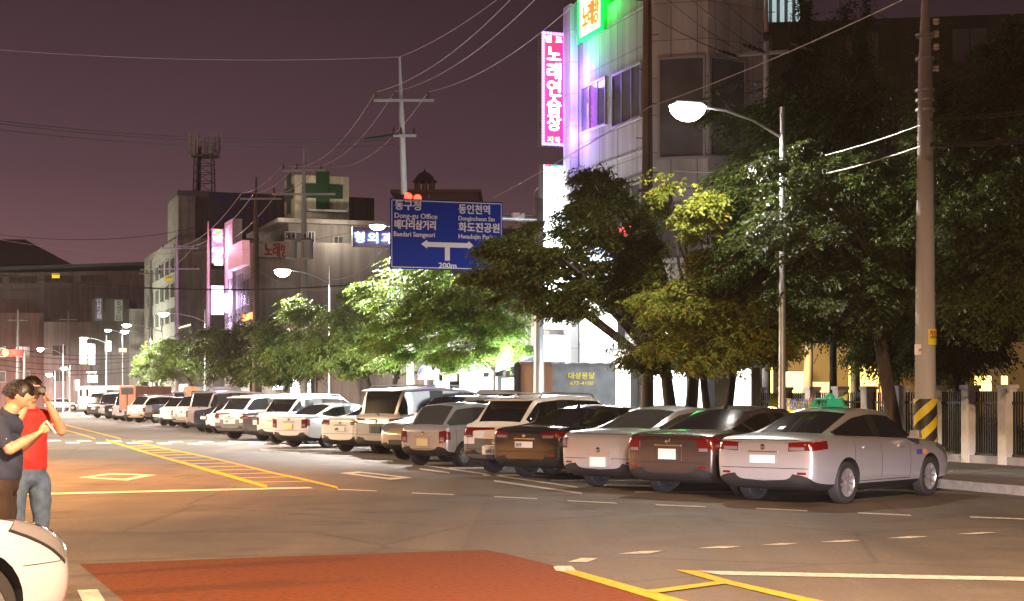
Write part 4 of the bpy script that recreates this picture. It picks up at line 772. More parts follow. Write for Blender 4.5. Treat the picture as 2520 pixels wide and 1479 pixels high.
# fin at the far corner, washed by the purple sign
f = MB(); f.box(((a0+a1)/2).xy.to_3d()+Vector((-.12, -.25, 7.6)), (.75, .3, 15.2), rz=math.atan2((a1-a0).y, (a1-a0).x)); f.build('corner_pier', wallmat('pale_pier', (.6, .56, .56), 2, 1.1, .7), big)
# shop level under it: glowing shopfronts behind the trees
def shopfront(x0, x1, q, y0, y1, m, label, name='shopfront_light', D=None): 
    p, r_ = BQ(x0, q), BQ(x1, q)
    return lightbox(name, label, 'shop sign', (p.x, p.y), (r_.x, r_.y), zr(y1, (p.y+r_.y)/2), zr(y0, (p.y+r_.y)/2), .25, m, group='lit shop signs behind the trees')
# vertical signs on the far corner (faces look down the street towards the viewer)
def vsign(x0, x1, y0, y1, D, m, name, label, th=.35, case='grey'):
    p = P(x0, 0, D); q = P(x1, 0, D+.35); return lightbox(name, label, 'sign', (p.x, p.y), (q.x, q.y), zr(y1, D), zr(y0, D), th, m, case=case, both=True)
vs, d, n, c0 = vsign(1333, 1391, 78, 356, 59.6, emit('karaoke_face', (1, .02, .07), 1.1), 'karaoke_sign', 'tall upright pink sign edged with purple bulbs, high on the corner building')
Z = Vector((0, 0, 1)); w = (P(1391, 0, 59.95)-P(1333, 0, 59.6)).xy.length; zt, zb = zr(78, 59.6), zr(356, 59.6)
bulbs = []
for i in range(40):
    for s_ in (-1, 1): bulbs.append(c0+d*s_*(w/2-.045)+Z*(zb+.04+(zt-zb-.08)*i/39))
for i in range(1, 8):
    for z_ in (zb+.04, zt-.04): bulbs.append(c0+d*(w*(i/8-.5))+Z*z_)
bulb = MB(); bulb.lathe((0, 0, 0), tuple(n), [(0, .058), (.04, .052), (.08, .02)], 8); b0 = bulb.build('bulb', E_purple, vs, True); b0.location = bulbs[0]+n*.025
for p_ in bulbs[1:]: o = b0.copy(); C.objects.link(o); o.location = p_+n*.025
for i, ch in enumerate('노래연습장'): textmesh(ch, .50, E_wtxt, 'letter', vs, c0+n*.03-d*.24+Z*(zt-.98-i*.60), d, Z, .02, .02, .5)
for i, ch in enumerate('벨프'): textmesh(ch, .2, E_wtxt, 'letter', vs, c0+n*.03+d*(-.33+i*.4)+Z*(zt-.33), d, Z, .02, .006, .24)
for i, ch in enumerate('지하'): textmesh(ch, .17, E_yel, 'letter', vs, c0+n*.03+d*(-.24+i*.28)+Z*(zb+.12), d, Z, .02, .004, .2)
for z_ in (zt-.5, zb+.7): b = MB(); b.box(c0+d*(w/2+.22)-n*.18+Z*z_, (.5, .06, .06), ax=(d, n, Z)); b.build('bracket', 'steel', vs)
o_ = vsign(1336, 1392, 403, 610, 59.6, E_cool, 'shop_sign', 'blank glowing white upright sign below the pink one')
s2 = o_[0]; b = MB()
for i, m in enumerate(('lit_red', 'lit_green', 'lit_blue')): b = MB(); b.box(o_[3]+o_[1]*((i-1)*.26)+o_[2]*.02+Z*(zr(403, 59.6)-.06), (.26, .03, .07), ax=(o_[1], o_[2], Z)); b.build('colour_strip', MATS[m], s2)
vsign(1338, 1392, 616, 640, 59.4, E_orange, 'shop_sign', 'small orange strip sign under the glowing white upright sign')
vsign(1336, 1394, 650, 812, 59.2, E_cool, 'shop_sign', 'lowest upright white sign with a blue emblem, half behind the dark tree')
vsign(1330, 1400, 822, 892, 59.0, E_white, 'shop_sign', 'broad white lit panel right above the tarpaulin lorry')
# green framed sign on the parapet
gs, d, n, c0 = lightbox('rooftop_sign', 'green-edged glowing sign on the parapet of the corner building, cut by the top edge', 'sign', xy(a1.lerp(a2, .01)+Vector((-.1, -.12, 0))), xy(a1.lerp(a2, .38)+Vector((-.1, -.12, 0))), zr(96, 58), zr(-60, 58), .5, emit('pale_green_face', (.75, 1, .45), 1.4), case=mat('green_case', (.03, .4, .1), .5))
Lg = ((a2-a1)*.37).xy.length
for (cc, sz) in ((Z*(zr(96, 58)+.05), (Lg, .06, .1)), (Z*(zr(20, 58))-d*(Lg/2-.05), (.1, .06, 2.2)), (Z*(zr(20, 58))+d*(Lg/2-.05), (.1, .06, 2.2))): b = MB(); b.box(c0+cc+n*.04, sz, ax=(d, n, Z)); b.build('neon_edge', E_green, gs)
for i, ch in enumerate('노래방'): textmesh(ch, .72, emit('lit_orange_red', (1, .12, .03), 1.6), 'letter', gs, c0+n*.035+d*(-.72+i*.52)+Z*(zr(66, 58)), d, Z, .02, .02, .5)
plight('neon_glow', c0+n*.5+Z*(zr(104, 58))-Z*.2, 60, (.03, 1, .12), .3)
plight('neon_glow', c0+d*1.6+n*.4+Z*(zr(20, 57)), 90, (.03, 1, .12), .3)
plight('sign_glow', P(1408, 190, 58.2), 230, (.3, .12, 1), .3)
plight('sign_glow', P(1402, 330, 58.4), 170, (.3, .15, 1), .3)
plight('shop_glow', P(1362, 650, 58.6), 1300, (.85, .95, 1), .6)
plight('shop_glow', (-.2, 54.6, 3.0), 2400, (.85, .97, 1), .5); plight('shop_glow', (-1.6, 59.5, 2.4), 2600, (.9, 1, 1), .4); plight('shop_glow', (3.0, 47.6, 2.6), 500, (.9, .97, 1), .4); plight('park_glow', (8.8, 55, 2.6), 900, (1, .75, .35), .4)
# horizontal signs along its street side
shopfront(1434, 1520, 20.75, 772, 862, E_white, 'wide glowing white shop board just above the tarpaulin lorry')
shopfront(1440, 1566, 20.8, 566, 592, E_red, 'red sign strip half hidden by leaves under the corner building windows')
shopfront(1450, 1590, 20.8, 596, 640, emit('lit_navy', (.1, .2, .9), .5), 'dim blue and white sign behind the dark tree')
shopfront(1500, 1575, 20.7, 668, 706, emit('lit_lemon', (1, .9, .25), 1.8), 'lemon-yellow lit sign glimpsed through the dark tree')
shopfront(1600, 1880, 20.9, 800, 862, E_cool, 'long cool white shop board glimpsed through leaves')
shopfront(1516, 1552, 20.6, 905, 1000, E_white, 'bright narrow shop window beside the tarpaulin lorry')
shopfront(1606, 1690, 20.9, 905, 1000, E_cool, 'bright shop window behind the forked tree trunk')
shopfront(1700, 1740, 20.9, 930, 1010, emit('lit_grey', (.8, .85, .85), 1.4), 'pale lit glass wall beside the forked tree trunk')
shopfront(1800, 1850, 21.2, 905, 1010, emit('lit_grey2', (.75, .85, .8), 1.8), 'pale green-white lit wall before the first fence pillar')
shopfront(1236, 1283, 20.0, 928, 985, E_white, 'glowing white stall front just left of the tarpaulin lorry')
shopfront(1090, 1125, 20.0, 918, 940, emit('lit_amber', (1, .75, .35), 3), 'small amber lamp box beside the tobacco sign')
shopfront(1132, 1190, 20.0, 900, 975, emit('lit_shop', (1, .95, .85), 3.5), 'lit open shop interior under the bright green tree')
shopfront(1190, 1225, 20.0, 925, 985, emit('lit_shop2', (1, .97, .9), 2.0), 'dimmer shop window behind the whitewashed trunk')
# low shops between the corner building and the middle distance
def qfoot(t0, t1, q0, q1): return [xy(ST(t, q)) for t, q in ((t1, q0), (t0, q0), (t0, q1), (t1, q1))]
ls = building('shop_row', 'low dark shop row with sloping awnings behind the bright green tree', qfoot(56.5, 72, 20.4, 30), 0, 5.2, dark_w)
for t in (58, 61.5, 65, 68.5): aw = MB(); aw.prism([ST(t, 20.35, 3.1), ST(t, 18.9, 2.55), ST(t, 18.9, 2.5), ST(t, 20.35, 2.95)], U*3.1); aw.build('awning', mat('awning_cloth', (.16, .18, .22), .7), ls)
lr = building('shop_row', 'plain low rendered block farther along the pavement, behind the second green tree', qfoot(74, 116, 21, 34), 0, 6.5, wallmat('dim_render', (.15, .13, .12), 4, 3.2, .8))
windows(lr, xy(ST(116, 21)), xy(ST(74, 21)), [(3+i*5, 3.6, 5+i*5, 5.0) for i in range(8)])
shopfront(672, 700, 20.8, 925, 960, E_cool, 'pair of bluish-white lit windows low behind the mid-row trees'); shopfront(716, 765, 20.8, 932, 972, E_white, 'bright shop entrance low between the mid-row tree trunks')
shopfront(588, 606, 20.8, 938, 958, E_cool, 'small white lit sign low behind the smaller trees'); shopfront(440, 462, 20.8, 945, 968, emit('lit_warmw', (1, .8, .5), 3), 'small warm lit sign behind the first smaller tree')
# ---- karaoke building with the tiled front and the green-cross tower
kb = building('karaoke_building', 'grey rendered building with a large blank side wall and the faded 노래방 board', qfoot(118, 127.6, 21, 44), 0, zr(600, 121), conc2)
up = MB(); up.prism([ST(119.5, 23.5, zr(600, 121)), ST(119.5, 44, zr(600, 121)), ST(131, 44, zr(600, 121)), ST(131, 23.5, zr(600, 121))], (0, 0, zr(545, 121)-zr(600, 121))); up.build('upper_storey', conc2, kb)
sl = MB(); sl.prism([ST(118.6, 22.6, zr(551, 121)), ST(118.6, 39, zr(551, 121)), ST(131.5, 39, zr(551, 121)), ST(131.5, 22.6, zr(551, 121))], (0, 0, .3)); sl.build('roof_slab', conc2, kb)
def sidew(x0, x1, y0, y1, qf=119.5): # rect on the wall t = qf facing the viewer
    t = qf; f_ = lambda x: (lambda k: (k*U.y*t-U.x*t)/(W.x-k*W.y))((x-CX)/F)
    return f_(x0), f_(x1), zr(y1, ST(t, f_(x0)).y), zr(y0, ST(t, f_(x0)).y)
for x0, x1, y0, y1 in ((700, 755, 569, 598), (757, 775, 569, 598), (820, 845, 580, 600)):
    q0, q1, z0, z1 = sidew(x0, x1, y0, y1); windows(kb, xy(ST(119.5, q0)), xy(ST(119.5, q1)), [(0, z0, q1-q0, z1)], mull=1)
q0, q1, z0, z1 = sidew(636, 716, 600, 632, 117.9); b = MB(); b.prism([ST(117.95, q0, z0), ST(117.95, q1, z0), ST(117.95, q1, z1), ST(117.95, q0, z1)], -U*.06); sb_ = b.build('painted_board', mat('faded_board', (.42, .36, .33), .7, var=.15), kb)
textmesh('노래방', .85, mat('faded_red', (.22, .03, .03), .7), 'writing', sb_, ST(117.95, q0, z0)-U*.07+W*.45+Vector((0, 0, .12)), W, Z, .02, .03, (q1-q0)*.72)
# tiled street front, lit pink
tf = MB(); tf.prism([ST(117.5, 20.5, 0), ST(124, 20.5, 0), ST(124, 21, 0), ST(117.5, 21, 0)], (0, 0, zr(612, 120))); tf.build('tiled_front', tile, kb)
tf = MB(); tf.prism([ST(124, 20.3, 0), ST(127.6, 20.3, 0), ST(127.6, 21, 0), ST(124, 21, 0)], (0, 0, zr(551, 128))); tf.build('tiled_front', tile, kb)
windows(kb, xy(ST(124, 20.5)), xy(ST(117.5, 20.5)), [(.8+i*1.4, zr(755, 121), 1.8+i*1.4, zr(690, 121)) for i in range(4)])
fb = MB(); fb.box(ST(120.8, 20.2, zr(630, 121)), (6.2, .5, 1.7), rz=math.atan2(U.y, U.x)); fb.build('fascia_board', emit('lit_pink_board', (1, .45, .5), .4), kb)
for i in range(9): b = MB(); b.box(ST(118+i*.75, 20.0, zr(735, 121)), (.12, .06, 3.2), rz=math.atan2(U.y, U.x)); b.build('louvre', 'frame', kb)
tw = building('cross_tower', 'cream rooftop tower with green crosses on two sides', qfoot(121, 125, 24.3, 28.25), zr(545, 121), zr(428, 122), cream, cat='tower')
def cross(tc_, qc, zc, s_, ax_, nn, nm):
    b = MB(); b.box(ST(tc_, qc, zc), (s_*3, .12, s_), ax=(ax_, nn, Z)); b.box(ST(tc_, qc, zc+s_), (s_, .12, s_), ax=(ax_, nn, Z)); b.box(ST(tc_, qc, zc-s_), (s_, .12, s_), ax=(ax_, nn, Z)); b.build('green_cross', mat('cross_green', (.014, .065, .02), .5, var=.15), tw)
cross(120.93, 26.3, zr(467, 122), .98, W, -U, 0); cross(123, 24.24, zr(467, 122), .98, U, W, 0)
b = MB(); b.prism([ST(119.6, 25, zr(521, 122)), ST(119.6, 27.8, zr(521, 122)), ST(121, 27.8, zr(518, 122)), ST(121, 25, zr(518, 122))], (0, 0, .14)); b.build('canopy', conc2, tw)
plight('roof_light', ST(116.5, 26.5, zr(560, 118)), 300, (1, .9, .7), .2)
plight('roof_light', ST(118, 22.3, zr(500, 118)), 150, (1, .9, .75), .2)
# hospital board
hp = P(868, 0, 117.5); hq = P(1010, 0, 119); hs, d, n, c0 = lightbox('clinic_sign', 'pale board with glowing blue clinic letters, half behind the blue road sign', 'sign', xy(hp), xy(hq), zr(608, 118), zr(560, 118), .3, mat('pale_board', (.5, .47, .5), .6), case='signwhite')
for i, ch in enumerate('형외과'): textmesh(ch, .62, E_wtxt, 'letter', hs, Vector((hp.x, hp.y, 0))+d*(.12+i*.98)+n*.1+Z*(zr(595, 118)), d, Z, .04, .0, .66); textmesh(ch, .62, E_blue, 'letter_edge', hs, Vector((hp.x, hp.y, 0))+d*(.09+i*.98)+n*.05+Z*(zr(595.5, 118)), d, Z, .03, .045, .72)
# upright signs on the tiled front
ln, d, n, c0 = vsign(521, 550, 562, 648, 127.9, emit('lit_rose', (1, .12, .25), .8), 'karaoke_sign', 'far upright sign of stacked multicoloured letters on the tiled building')
for i, (ch, m) in enumerate((('무', 'lit_green'), ('한', 'lit_cool_white'), ('노', 'lit_red'), ('래', 'lit_white'), ('클', 'lit_purple'), ('럽', 'lit_yellow'))):
    textmesh(ch, .40, MATS[m], 'letter', ln, c0+n*.04-d*.36+Z*(zr(562, 127.9)-.5-i*.44), d, Z, .03, .02, .72)
vsign(519, 551, 702, 775, 127.8, E_lilac, 'shop_sign', 'far upright lilac-white sign glaring beside the tiled building')
vsign(555, 572, 722, 770, 125.5, E_white, 'shop_sign', 'short white upright sign next to the lilac one')
shopfront(596, 622, 20.1, 770, 790, E_orange, 'orange lit shop sign just above the smaller trees')
plight('sign_glow', P(556, 740, 125), 2200, (.75, .5, 1), .6); plight('sign_glow', P(545, 610, 126), 1000, (1, .35, .6), .5)
# ---- office block with the mast
ob = building('office_block', 'dim stone-clad office block under the antenna mast', [xy(v) for v in (ST(186, 21), ST(160, 21), ST(160, 42), ST(186, 42))], 0, zr(600, 165), stone)
b = MB(); b.prism([ST(160.6, 22.8, zr(600, 165)), ST(160.6, 40, zr(600, 165)), ST(170, 40, zr(600, 165)), ST(170, 22.8, zr(600, 165))], (0, 0, zr(490, 166)-zr(600, 165))); pb = b.build('upper_block', dark_w, ob)
b = MB(); b.prism([ST(160.3, 21.2, zr(600, 165)), ST(160.3, 22.75, zr(600, 165)), ST(168, 22.75, zr(600, 165)), ST(168, 21.2, zr(600, 165))], (0, 0, zr(500, 165)-zr(600, 165))); b.build('stair_block', stone, ob)
b = MB(); b.prism([ST(160.2, 21.1, zr(500, 165)), ST(160.2, 24.0, zr(500, 165)), ST(167, 24.0, zr(500, 165)), ST(167, 21.1, zr(500, 165))], (0, 0, .5)); b.build('roof_tank', 'grey', ob)
textmesh('백인천', 1.1, mat('faded_blue', (.05, .05, .2), .7), 'writing', pb, ST(160.5, 24.4, zr(522, 166)), W, Z, .05, .02, 4.2); textmesh('오피스텔', 1.1, MATS['faded_blue'], 'writing', pb, ST(160.5, 24.4, zr(560, 166)), W, Z, .05, .02, 5)
rows = [(q, zr(y, 161)) for y in (668, 736) for q in (1.6, 6.2, 10.8)]
windows(ob, xy(ST(160, 21)), xy(ST(160, 42)), [(q+1.5, z, q+4.6, z+1.15*(161/F*30)*.9) for q, z in rows], mull=2)
windows(ob, xy(ST(186, 21)), xy(ST(160, 21)), [(2+i*4, zr(y, 165), 4.6+i*4, zr(y, 165)+1.5) for i in range(6) for y in (680, 740, 800)], mull=1)
shopfront(440, 470, 20.9, 800, 806, E_dim, 'thin dim strip light on the dark office front')
# antenna mast on top
def lattice(name, label, x0, x1, yb, yt, D):
    p = P((x0+x1)/2, yb, D); s_ = (x1-x0)/F*D/2; zb, zt = zr(yb, D), zr(yt, D); r = wthing(name, label, 'antenna mast', (p.x, p.y, zb))
    for i, (a, b) in enumerate(((-1, -1), (1, -1), (1, 1), (-1, 1))): m = MB(); m.tube([(p.x+a*s_*.62, p.y+b*s_*.62, zb), (p.x+a*s_*.55, p.y+b*s_*.55, zt-2)], .06, 6); m.build('leg', 'brown', r)
    m = MB(); m.tube([(p.x-.35*s_, p.y, zb), (p.x-.3*s_, p.y, zt-1.2)], .16, 8); m.build('cable_trunk', 'cable', r)
    K_ = 5
    for k in range(K_):
        z0 = zb+(zt-2-zb)*k/K_; z1 = zb+(zt-2-zb)*(k+1)/K_; m = MB()
        for a, b, c_, d_ in ((-1, -1, 1, -1), (1, -1, 1, 1), (1, 1, -1, 1), (-1, 1, -1, -1)):
            q = s_*.59; m.tube([(p.x+a*q, p.y+b*q, z1), (p.x+c_*q, p.y+d_*q, z1)], .03, 5); m.tube([(p.x+a*q, p.y+b*q, z0), (p.x+c_*q, p.y+d_*q, z1)], .025, 5)
        m.build('bracing', 'brown', r)
    m = MB(); m.lathe((p.x, p.y, zt-2.1), (0, 0, 1), [(0, s_), (.08, s_)], 20); 
    for k in range(16): an = 2*math.pi*k/16; m.tube([(p.x+s_*math.cos(an), p.y+s_*math.sin(an), zt-2.1), (p.x+s_*math.cos(an), p.y+s_*math.sin(an), zt-.9)], .025, 4)
    for z in (zt-1.6, zt-.95): m.tube([(p.x+s_*math.cos(2*math.pi*k/20), p.y+s_*math.sin(2*math.pi*k/20), z) for k in range(21)], .03, 5)
    m.build('platform', 'brown', r)
    for k in range(9): an = 2*math.pi*k/9+.3; m = MB(); m.box((p.x+s_*1.02*math.cos(an), p.y+s_*1.02*math.sin(an), zt-.75), (.16, .10, 1.5), rz=an); m.build('antenna', MATS.get('antenna_cream') or mat('antenna_cream', (.5, .46, .34), .6), r)
lattice('antenna_mast', 'lattice phone mast with a round platform of pale antennas on the office block', 465, 540, 492, 332, 163)
# ---- far long hall at the left, hip-roofed block behind, small blocks with upright church signs
hall = building('long_hall', 'long low hall with louvred bands closing the view beyond the junction', [(-86, 238), (-49.5, 230), (-49.5, 262), (-86, 268)], 0, zr(668, 232), wallmat('hall_panels', (.58, .48, .46), 3, 1.1, .72))
b = MB(); b.prism([(-87, 236.6, zr(668, 232)), (-49, 228.6, zr(668, 232)+.6), (-49, 262, zr(668, 232)+.6), (-87, 268, zr(668, 232))], (0, 0, .45)); b.build('roof_edge', mat('roof_blue_grey', (.2, .27, .3), .5), hall)
hd = (Vector((-49.5, 230))-Vector((-86, 238))).normalized()
for i in range(7):
    for y in (735, 713): b = MB(); p_ = Vector((-86, 238))+hd*(1.6+i*5.3); [b.box((p_.x+2.2*hd.x, p_.y+2.2*hd.y-.05, zr(y, 233)+k*.34), (4.4, .12, .09), rz=math.atan2(hd.y, hd.x)) for k in range(5 if y == 735 else 1)]; b.build('louvre', 'signwhite' if 0 else 'frame', hall)
windows(hall, (-86, 238), (-49.5, 230), [(1.5+i*5.3, zr(697, 233), 5.8+i*5.3, zr(678, 233)) for i in range(6)], mull=3)
hip = wthing('hip_roofed_block', 'dark hip-roofed block rising behind the long hall', 'building', (-96, 300, 0)); b = MB(); b.prism([(-125, 292, 0), (-79, 288, 0), (-79, 320, 0), (-125, 320, 0)], (0, 0, zr(655, 290))); b.build('wall', dark_w, hip)
b = MB(); z_ = zr(652, 290); b.add([(-126, 291, z_), (-78, 287, z_), (-78, 321, z_), (-126, 321, z_), (-112, 303, zr(585, 300)), (-86.5, 303, zr(585, 300))], [(0, 1, 5, 4), (1, 2, 5), (2, 3, 4, 5), (3, 0, 4)]); b.build('roof', mat('dark_roof', (.16, .12, .12), .7), hip)
def far_block(x0, x1, yt, D, col, label, dp=14):
    p, q = P(x0, 0, D), P(x1, 0, D); r = building('town_block', label, [xy(p), xy(q), (q.x*1.05, q.y+dp), (p.x*1.05, p.y+dp)], 0, zr(yt, D), col); L = (q-p).length
    ht = zr(yt, D); windows(r, xy(p), xy(q), [(1+i*3.0, 3.4+j*3.1, 2.8+i*3.0, 4.8+j*3.1) for i in range(int((L-1.5)/3)) for j in range(int((ht-4)/3.1))], mull=1); return r
far_block(-40, 108, 770, 214, wallmat('brown_wall', (.34, .19, .17), 3, 2.8, .8), 'brown block with small windows before the long hall'); far_block(108, 225, 792, 208, wallmat('mauve_wall', (.40, .31, .31), 3, 2.8, .8), 'mauve block behind the far street lamps')
far_block(226, 318, 735, 196, dark_w, 'dark narrow block hung with two upright signs'); far_block(318, 372, 760, 186, stone, 'slim stone block beside the office block')
b1, d, n, c0 = vsign(234, 252, 733, 788, 190, mat('church_blue', (.06, .04, .14), .6), 'church_sign', 'dark upright sign lettered 인천교회')
for i, ch in enumerate('인천교회'): textmesh(ch, .48, 'signwhite', 'letter', b1, c0+n*.04-d*.25+Z*(zr(733, 190)-.62-i*.56), d, Z, .03, .0, .5)
b1, d, n, c0 = vsign(282, 302, 738, 790, 188, mat('grey_sign', (.3, .29, .27), .6), 'hotel_sign', 'grey upright sign lettered 호성스타')
for i, ch in enumerate('호성스타'): textmesh(ch, .5, 'ink', 'letter', b1, c0+n*.04-d*.28+Z*(zr(738, 188)-.6-i*.56), d, Z, .03, .01, .56)
vsign(196, 214, 836, 896, 178, E_ygreen, 'shop_sign', 'tall yellow-green glowing sign, first of the far pair'); vsign(217, 234, 846, 898, 176, E_ygreen, 'shop_sign', 'wider yellow-green glowing sign, second of the far pair')
vsign(262, 274, 838, 865, 174, emit('lit_palegreen', (.6, 1, .5), 1.5), 'shop_sign', 'small pale green sign right of the glowing pair'); vsign(216, 240, 923, 942, 172, E_white, 'shop_sign', 'white glowing shop sign above the ambulance'); vsign(186, 196, 934, 962, 176, E_white, 'shop_sign', 'slim white glow beside the ambulance')
vsign(292, 312, 856, 867, 180, E_dim, 'shop_sign', 'dim warm window strip beside the far tall lamp post'); vsign(214, 238, 914, 918, 172, E_lilac, 'shop_sign', 'thin violet neon bar above the ambulance')
plight('sign_glow', P(215, 880, 168), 9000, (.9, 1, .75), .6)
# domed building far behind the road sign
dm = wthing('domed_building', 'distant cream building with a columned cupola behind the road sign', 'building', (-15, 262, 0)); cr2 = mat('cream_stone', (.62, .48, .30), .8); Dd = 262
p = P(1040, 0, Dd); b = MB(); b.box((p.x+2, Dd+8, zr(472, Dd)/2), (13, 14, zr(472, Dd))); b.build('wall', cr2, dm); b = MB(); b.box((p.x+2, Dd+8, zr(472, Dd)+.2), (14, 15, .5)); b.build('cornice', cr2, dm)
for k in range(8): an = 2*math.pi*k/8+.2; b = MB(); b.lathe((p.x+1.45*math.cos(an), Dd+6+1.45*math.sin(an), zr(472, Dd)+.4), (0, 0, 1), [(0, .22), (1.9, .19)], 8); b.build('column', cr2, dm, True)
b = MB(); b.lathe((p.x, Dd+6, zr(472, Dd)+2.2), (0, 0, 1), [(0, 1.9), (.25, 1.9), (.3, 1.6), (.9, 1.35), (1.4, .8), (1.7, .2), (2.2, .03)], 24); b.build('dome', mat('copper_dome', (.2, .1, .09), .7), dm, True)
# park side: dark apartment wall at the back, yellow-lit halls behind the fence
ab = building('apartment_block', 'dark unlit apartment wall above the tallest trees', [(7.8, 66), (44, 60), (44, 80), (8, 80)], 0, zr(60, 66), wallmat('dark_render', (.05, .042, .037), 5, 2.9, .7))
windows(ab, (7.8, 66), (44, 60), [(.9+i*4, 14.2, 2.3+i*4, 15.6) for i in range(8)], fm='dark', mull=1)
b = MB(); b.box((10, 66.4, zr(28, 66)), (2.6, 1.2, 1.4)); b.build('roof_cabin', 'grey', ab); b = MB()
for k in range(7): b.box((9.2+k*.3, 65.7, zr(28, 66)), (.16, .03, .95))
b.build('lit_blinds', emit('lit_blind', (.6, .8, .85), .5), ab)
ph_ = building('park_hall', 'low park building with yellow-lit walls behind the pillared fence', [(9.4, 63.2), (27.2, 60), (27.2, 64.5), (9.4, 65.5)], 0, 3.6, mat('hall_plaster', (.5, .4, .25), .8))
for x0, x1, y0, y1, m in ((1872, 1902, 905, 968, 'lit_yellow'), (1935, 1990, 915, 968, 'lit_yellow'), (2090, 2162, 898, 1012, 'lit_yellow'), (1990, 2060, 940, 990, 'lit_dim_warm'), (2168, 2215, 930, 1000, 'lit_orange'), (2400, 2440, 925, 962, 'lit_yellow'), (2466, 2480, 925, 955, 'lit_yellow')):
    D = 60.5-(x0-1876)/640*3; p, q = P(x0, 0, D), P(x1, 0, D); m_ = MB(); m_.prism([(p.x, p.y, zr(y1, D)), (q.x, q.y, zr(y1, D)), (q.x, q.y, zr(y0, D)), (p.x, p.y, zr(y0, D))], (0, .1, 0)); m_.build('lit_window', MATS[m] if m != 'lit_yellow' else E_yel, ph_)
# ================================================================ poles, lamps, wires, signs
def upole(label, x, y_top, q=17.6, r=.17, arms=(), m='conc', lean=None, trans=False, group='utility poles along the street', steps=True, D=None):
    D = D or DQ(x, q); b0 = Vector(((x-CX)/F*D, D, 0)); zt = HC-(y_top-HY)/F*D; root = thing('utility_pole', label, 'utility pole', (b0.x, b0.y, 0), 0, group); tip = Vector((lean[0] if lean else 0, 0, zt))
    k = MB(); k.lathe((0, 0, 0), tip, [(0, r*1.12), (tip.length*.5, r*.9), (tip.length*.86, r*.68)], 16); k.lathe(tip*.86, tip, [(0, r*.62), (tip.length*.14, r*.3)], 12); k.build('pole', m, root, True)
    tops = []
    for dz, ln, off in arms:
        c = tip*((zt-dz)/zt)+Vector((off, 0, 0)); a = MB(); a.box(c-Vector((0, r*.8, 0)), (ln, .09, .1), rz=0); arm = a.build('cross_arm', 'steel', root)
        for s_ in (-.47, -.16, .40):
            i = MB(); pp = c+Vector((ln*s_, -r*.8, .05)); i.lathe(pp, (0, 0, 1), [(0, .03), (.05, .035), (.07, .07), (.1, .04), (.13, .075), (.16, .04), (.19, .07), (.22, .035), (.28, .03)], 10); i.build('insulator', 'insul', arm, True)
            tops.append(Vector((b0.x, b0.y, 0))+pp+Vector((0, 0, .28)))
    if trans:
        for s_, w in ((-.62, .34), (.22, .32)):
            t = MB(); z = zt-trans; t.lathe((s_, -.35, z-1.0), (0, 0, 1), [(0, w*.85), (.06, w*.95), (.1, w*.88), (.85, w*.88), (.88, w), (.95, w), (1.0, w*.8), (1.05, w*.5)], 20); to = t.build('transformer', mat('transformer_paint', (.42, .40, .38), .5, var=.12, streak=True), root, True)
            for k_ in (-.12, .12): i = MB(); i.lathe((s_+k_, -.35, z+.03), (0, 0, 1), [(0, .04), (.06, .07), (.1, .04), (.14, .07), (.18, .04), (.26, .025)], 8); i.build('bushing', 'insul', to, True)
    if steps and D < 60:
        for k_ in range(int((zt-3)/.9)): z = 3+k_*.9; c = tip*(z/zt); st_ = MB(); sg = 1 if k_ % 2 else -1; st_.tube([c, c+Vector((sg*(r+.14), -.02, 0))], .012, 6); st_.build('step_bolt', 'iron', root)
    return root, tops, b0, tip
def wire(a, b, sag, r=.012, m='wire', label='overhead wire', name='overhead_wire', n=24, group='overhead wires'):
    a, b = Vector(a), Vector(b); t = MB(); t.tube([a.lerp(b, i/n)-Vector((0, 0, 4*sag*(i/n)*(1-i/n))) for i in range(n+1)], r, 5, cap=False)
    return tag(t.build(name, m, smooth=True), label, 'wire', group)
pr, _, bR, _ = upole('thick grey concrete pole with a yellow and black base band at the fence', 2277, -40, 17.6, .19)
for i in range(3):   # hazard band: stripes modelled as slanted patches round the base
    pass
rb = .19*1.12
bd_ = MB(); bd_.lathe((0, 0, .35), (0, 0, 1), [(0, rb+.012), (1.25, rb+.006)], 24, cap=False); band = bd_.build('warning_band', 'black', pr, True)
for k_ in range(6):
    s_ = MB(); vs = []; 
    for j in range(9):
        an = -math.pi*.95+ (j/8)*math.pi*.9; z = .15+k_*.42+j*.07*1.0
        for dz in (0, .20): vs.append(((rb+.020)*math.cos(an), (rb+.020)*math.sin(an), min(1.6, max(.35, z-.35+dz))))
    s_.add(vs, [(2*j, 2*j+2, 2*j+3, 2*j+1) for j in range(8)]); s_.build('yellow_stripe', 'yellow', band, True)
def poster(root, an0, an1, z0, z1, R_, m, name):
    s_ = MB(); vs = []
    for j in range(7):
        an = an0+(an1-an0)*j/6
        for z in (z0, z1): vs.append((R_*math.cos(an), R_*math.sin(an), z))
    s_.add(vs, [(2*j, 2*j+2, 2*j+3, 2*j+1) for j in range(6)]); return s_.build(name, m, root, True)
pst = poster(pr, R(-88), R(-12), zr(845, 31), zr(805, 31), .19*1.08, mat('poster_yellow', (.75, .65, .03), .6), 'poster'); textmesh('카드', .10, mat('poster_red', (.5, .08, .02), .6), 'writing', pst, (.035, -.225, zr(822, 31)), (1, .35, 0), Z, .004, .004, .15)
textmesh('일부인력10s', .035, 'ink', 'writing', pst, (.035, -.225, zr(828, 31)), (1, .35, 0), Z, .004, .0, .14)
pst = poster(pr, R(-175), R(-125), zr(870, 31), zr(843, 31), .19*1.08, 'signwhite', 'notice'); textmesh('38', .05, 'ink', 'writing', pst, (-.17, -.18, zr(860, 31)), (1, -.6, 0), Z, .004, .0, .06)
for y in (200, 225, 250, 120, 60): b = MB(); b.lathe((0, 0, zr(y, 31)), (0, 0, 1), [(0, .185), (.05, .185)], 20); b.build('clamp', 'steel', pr)
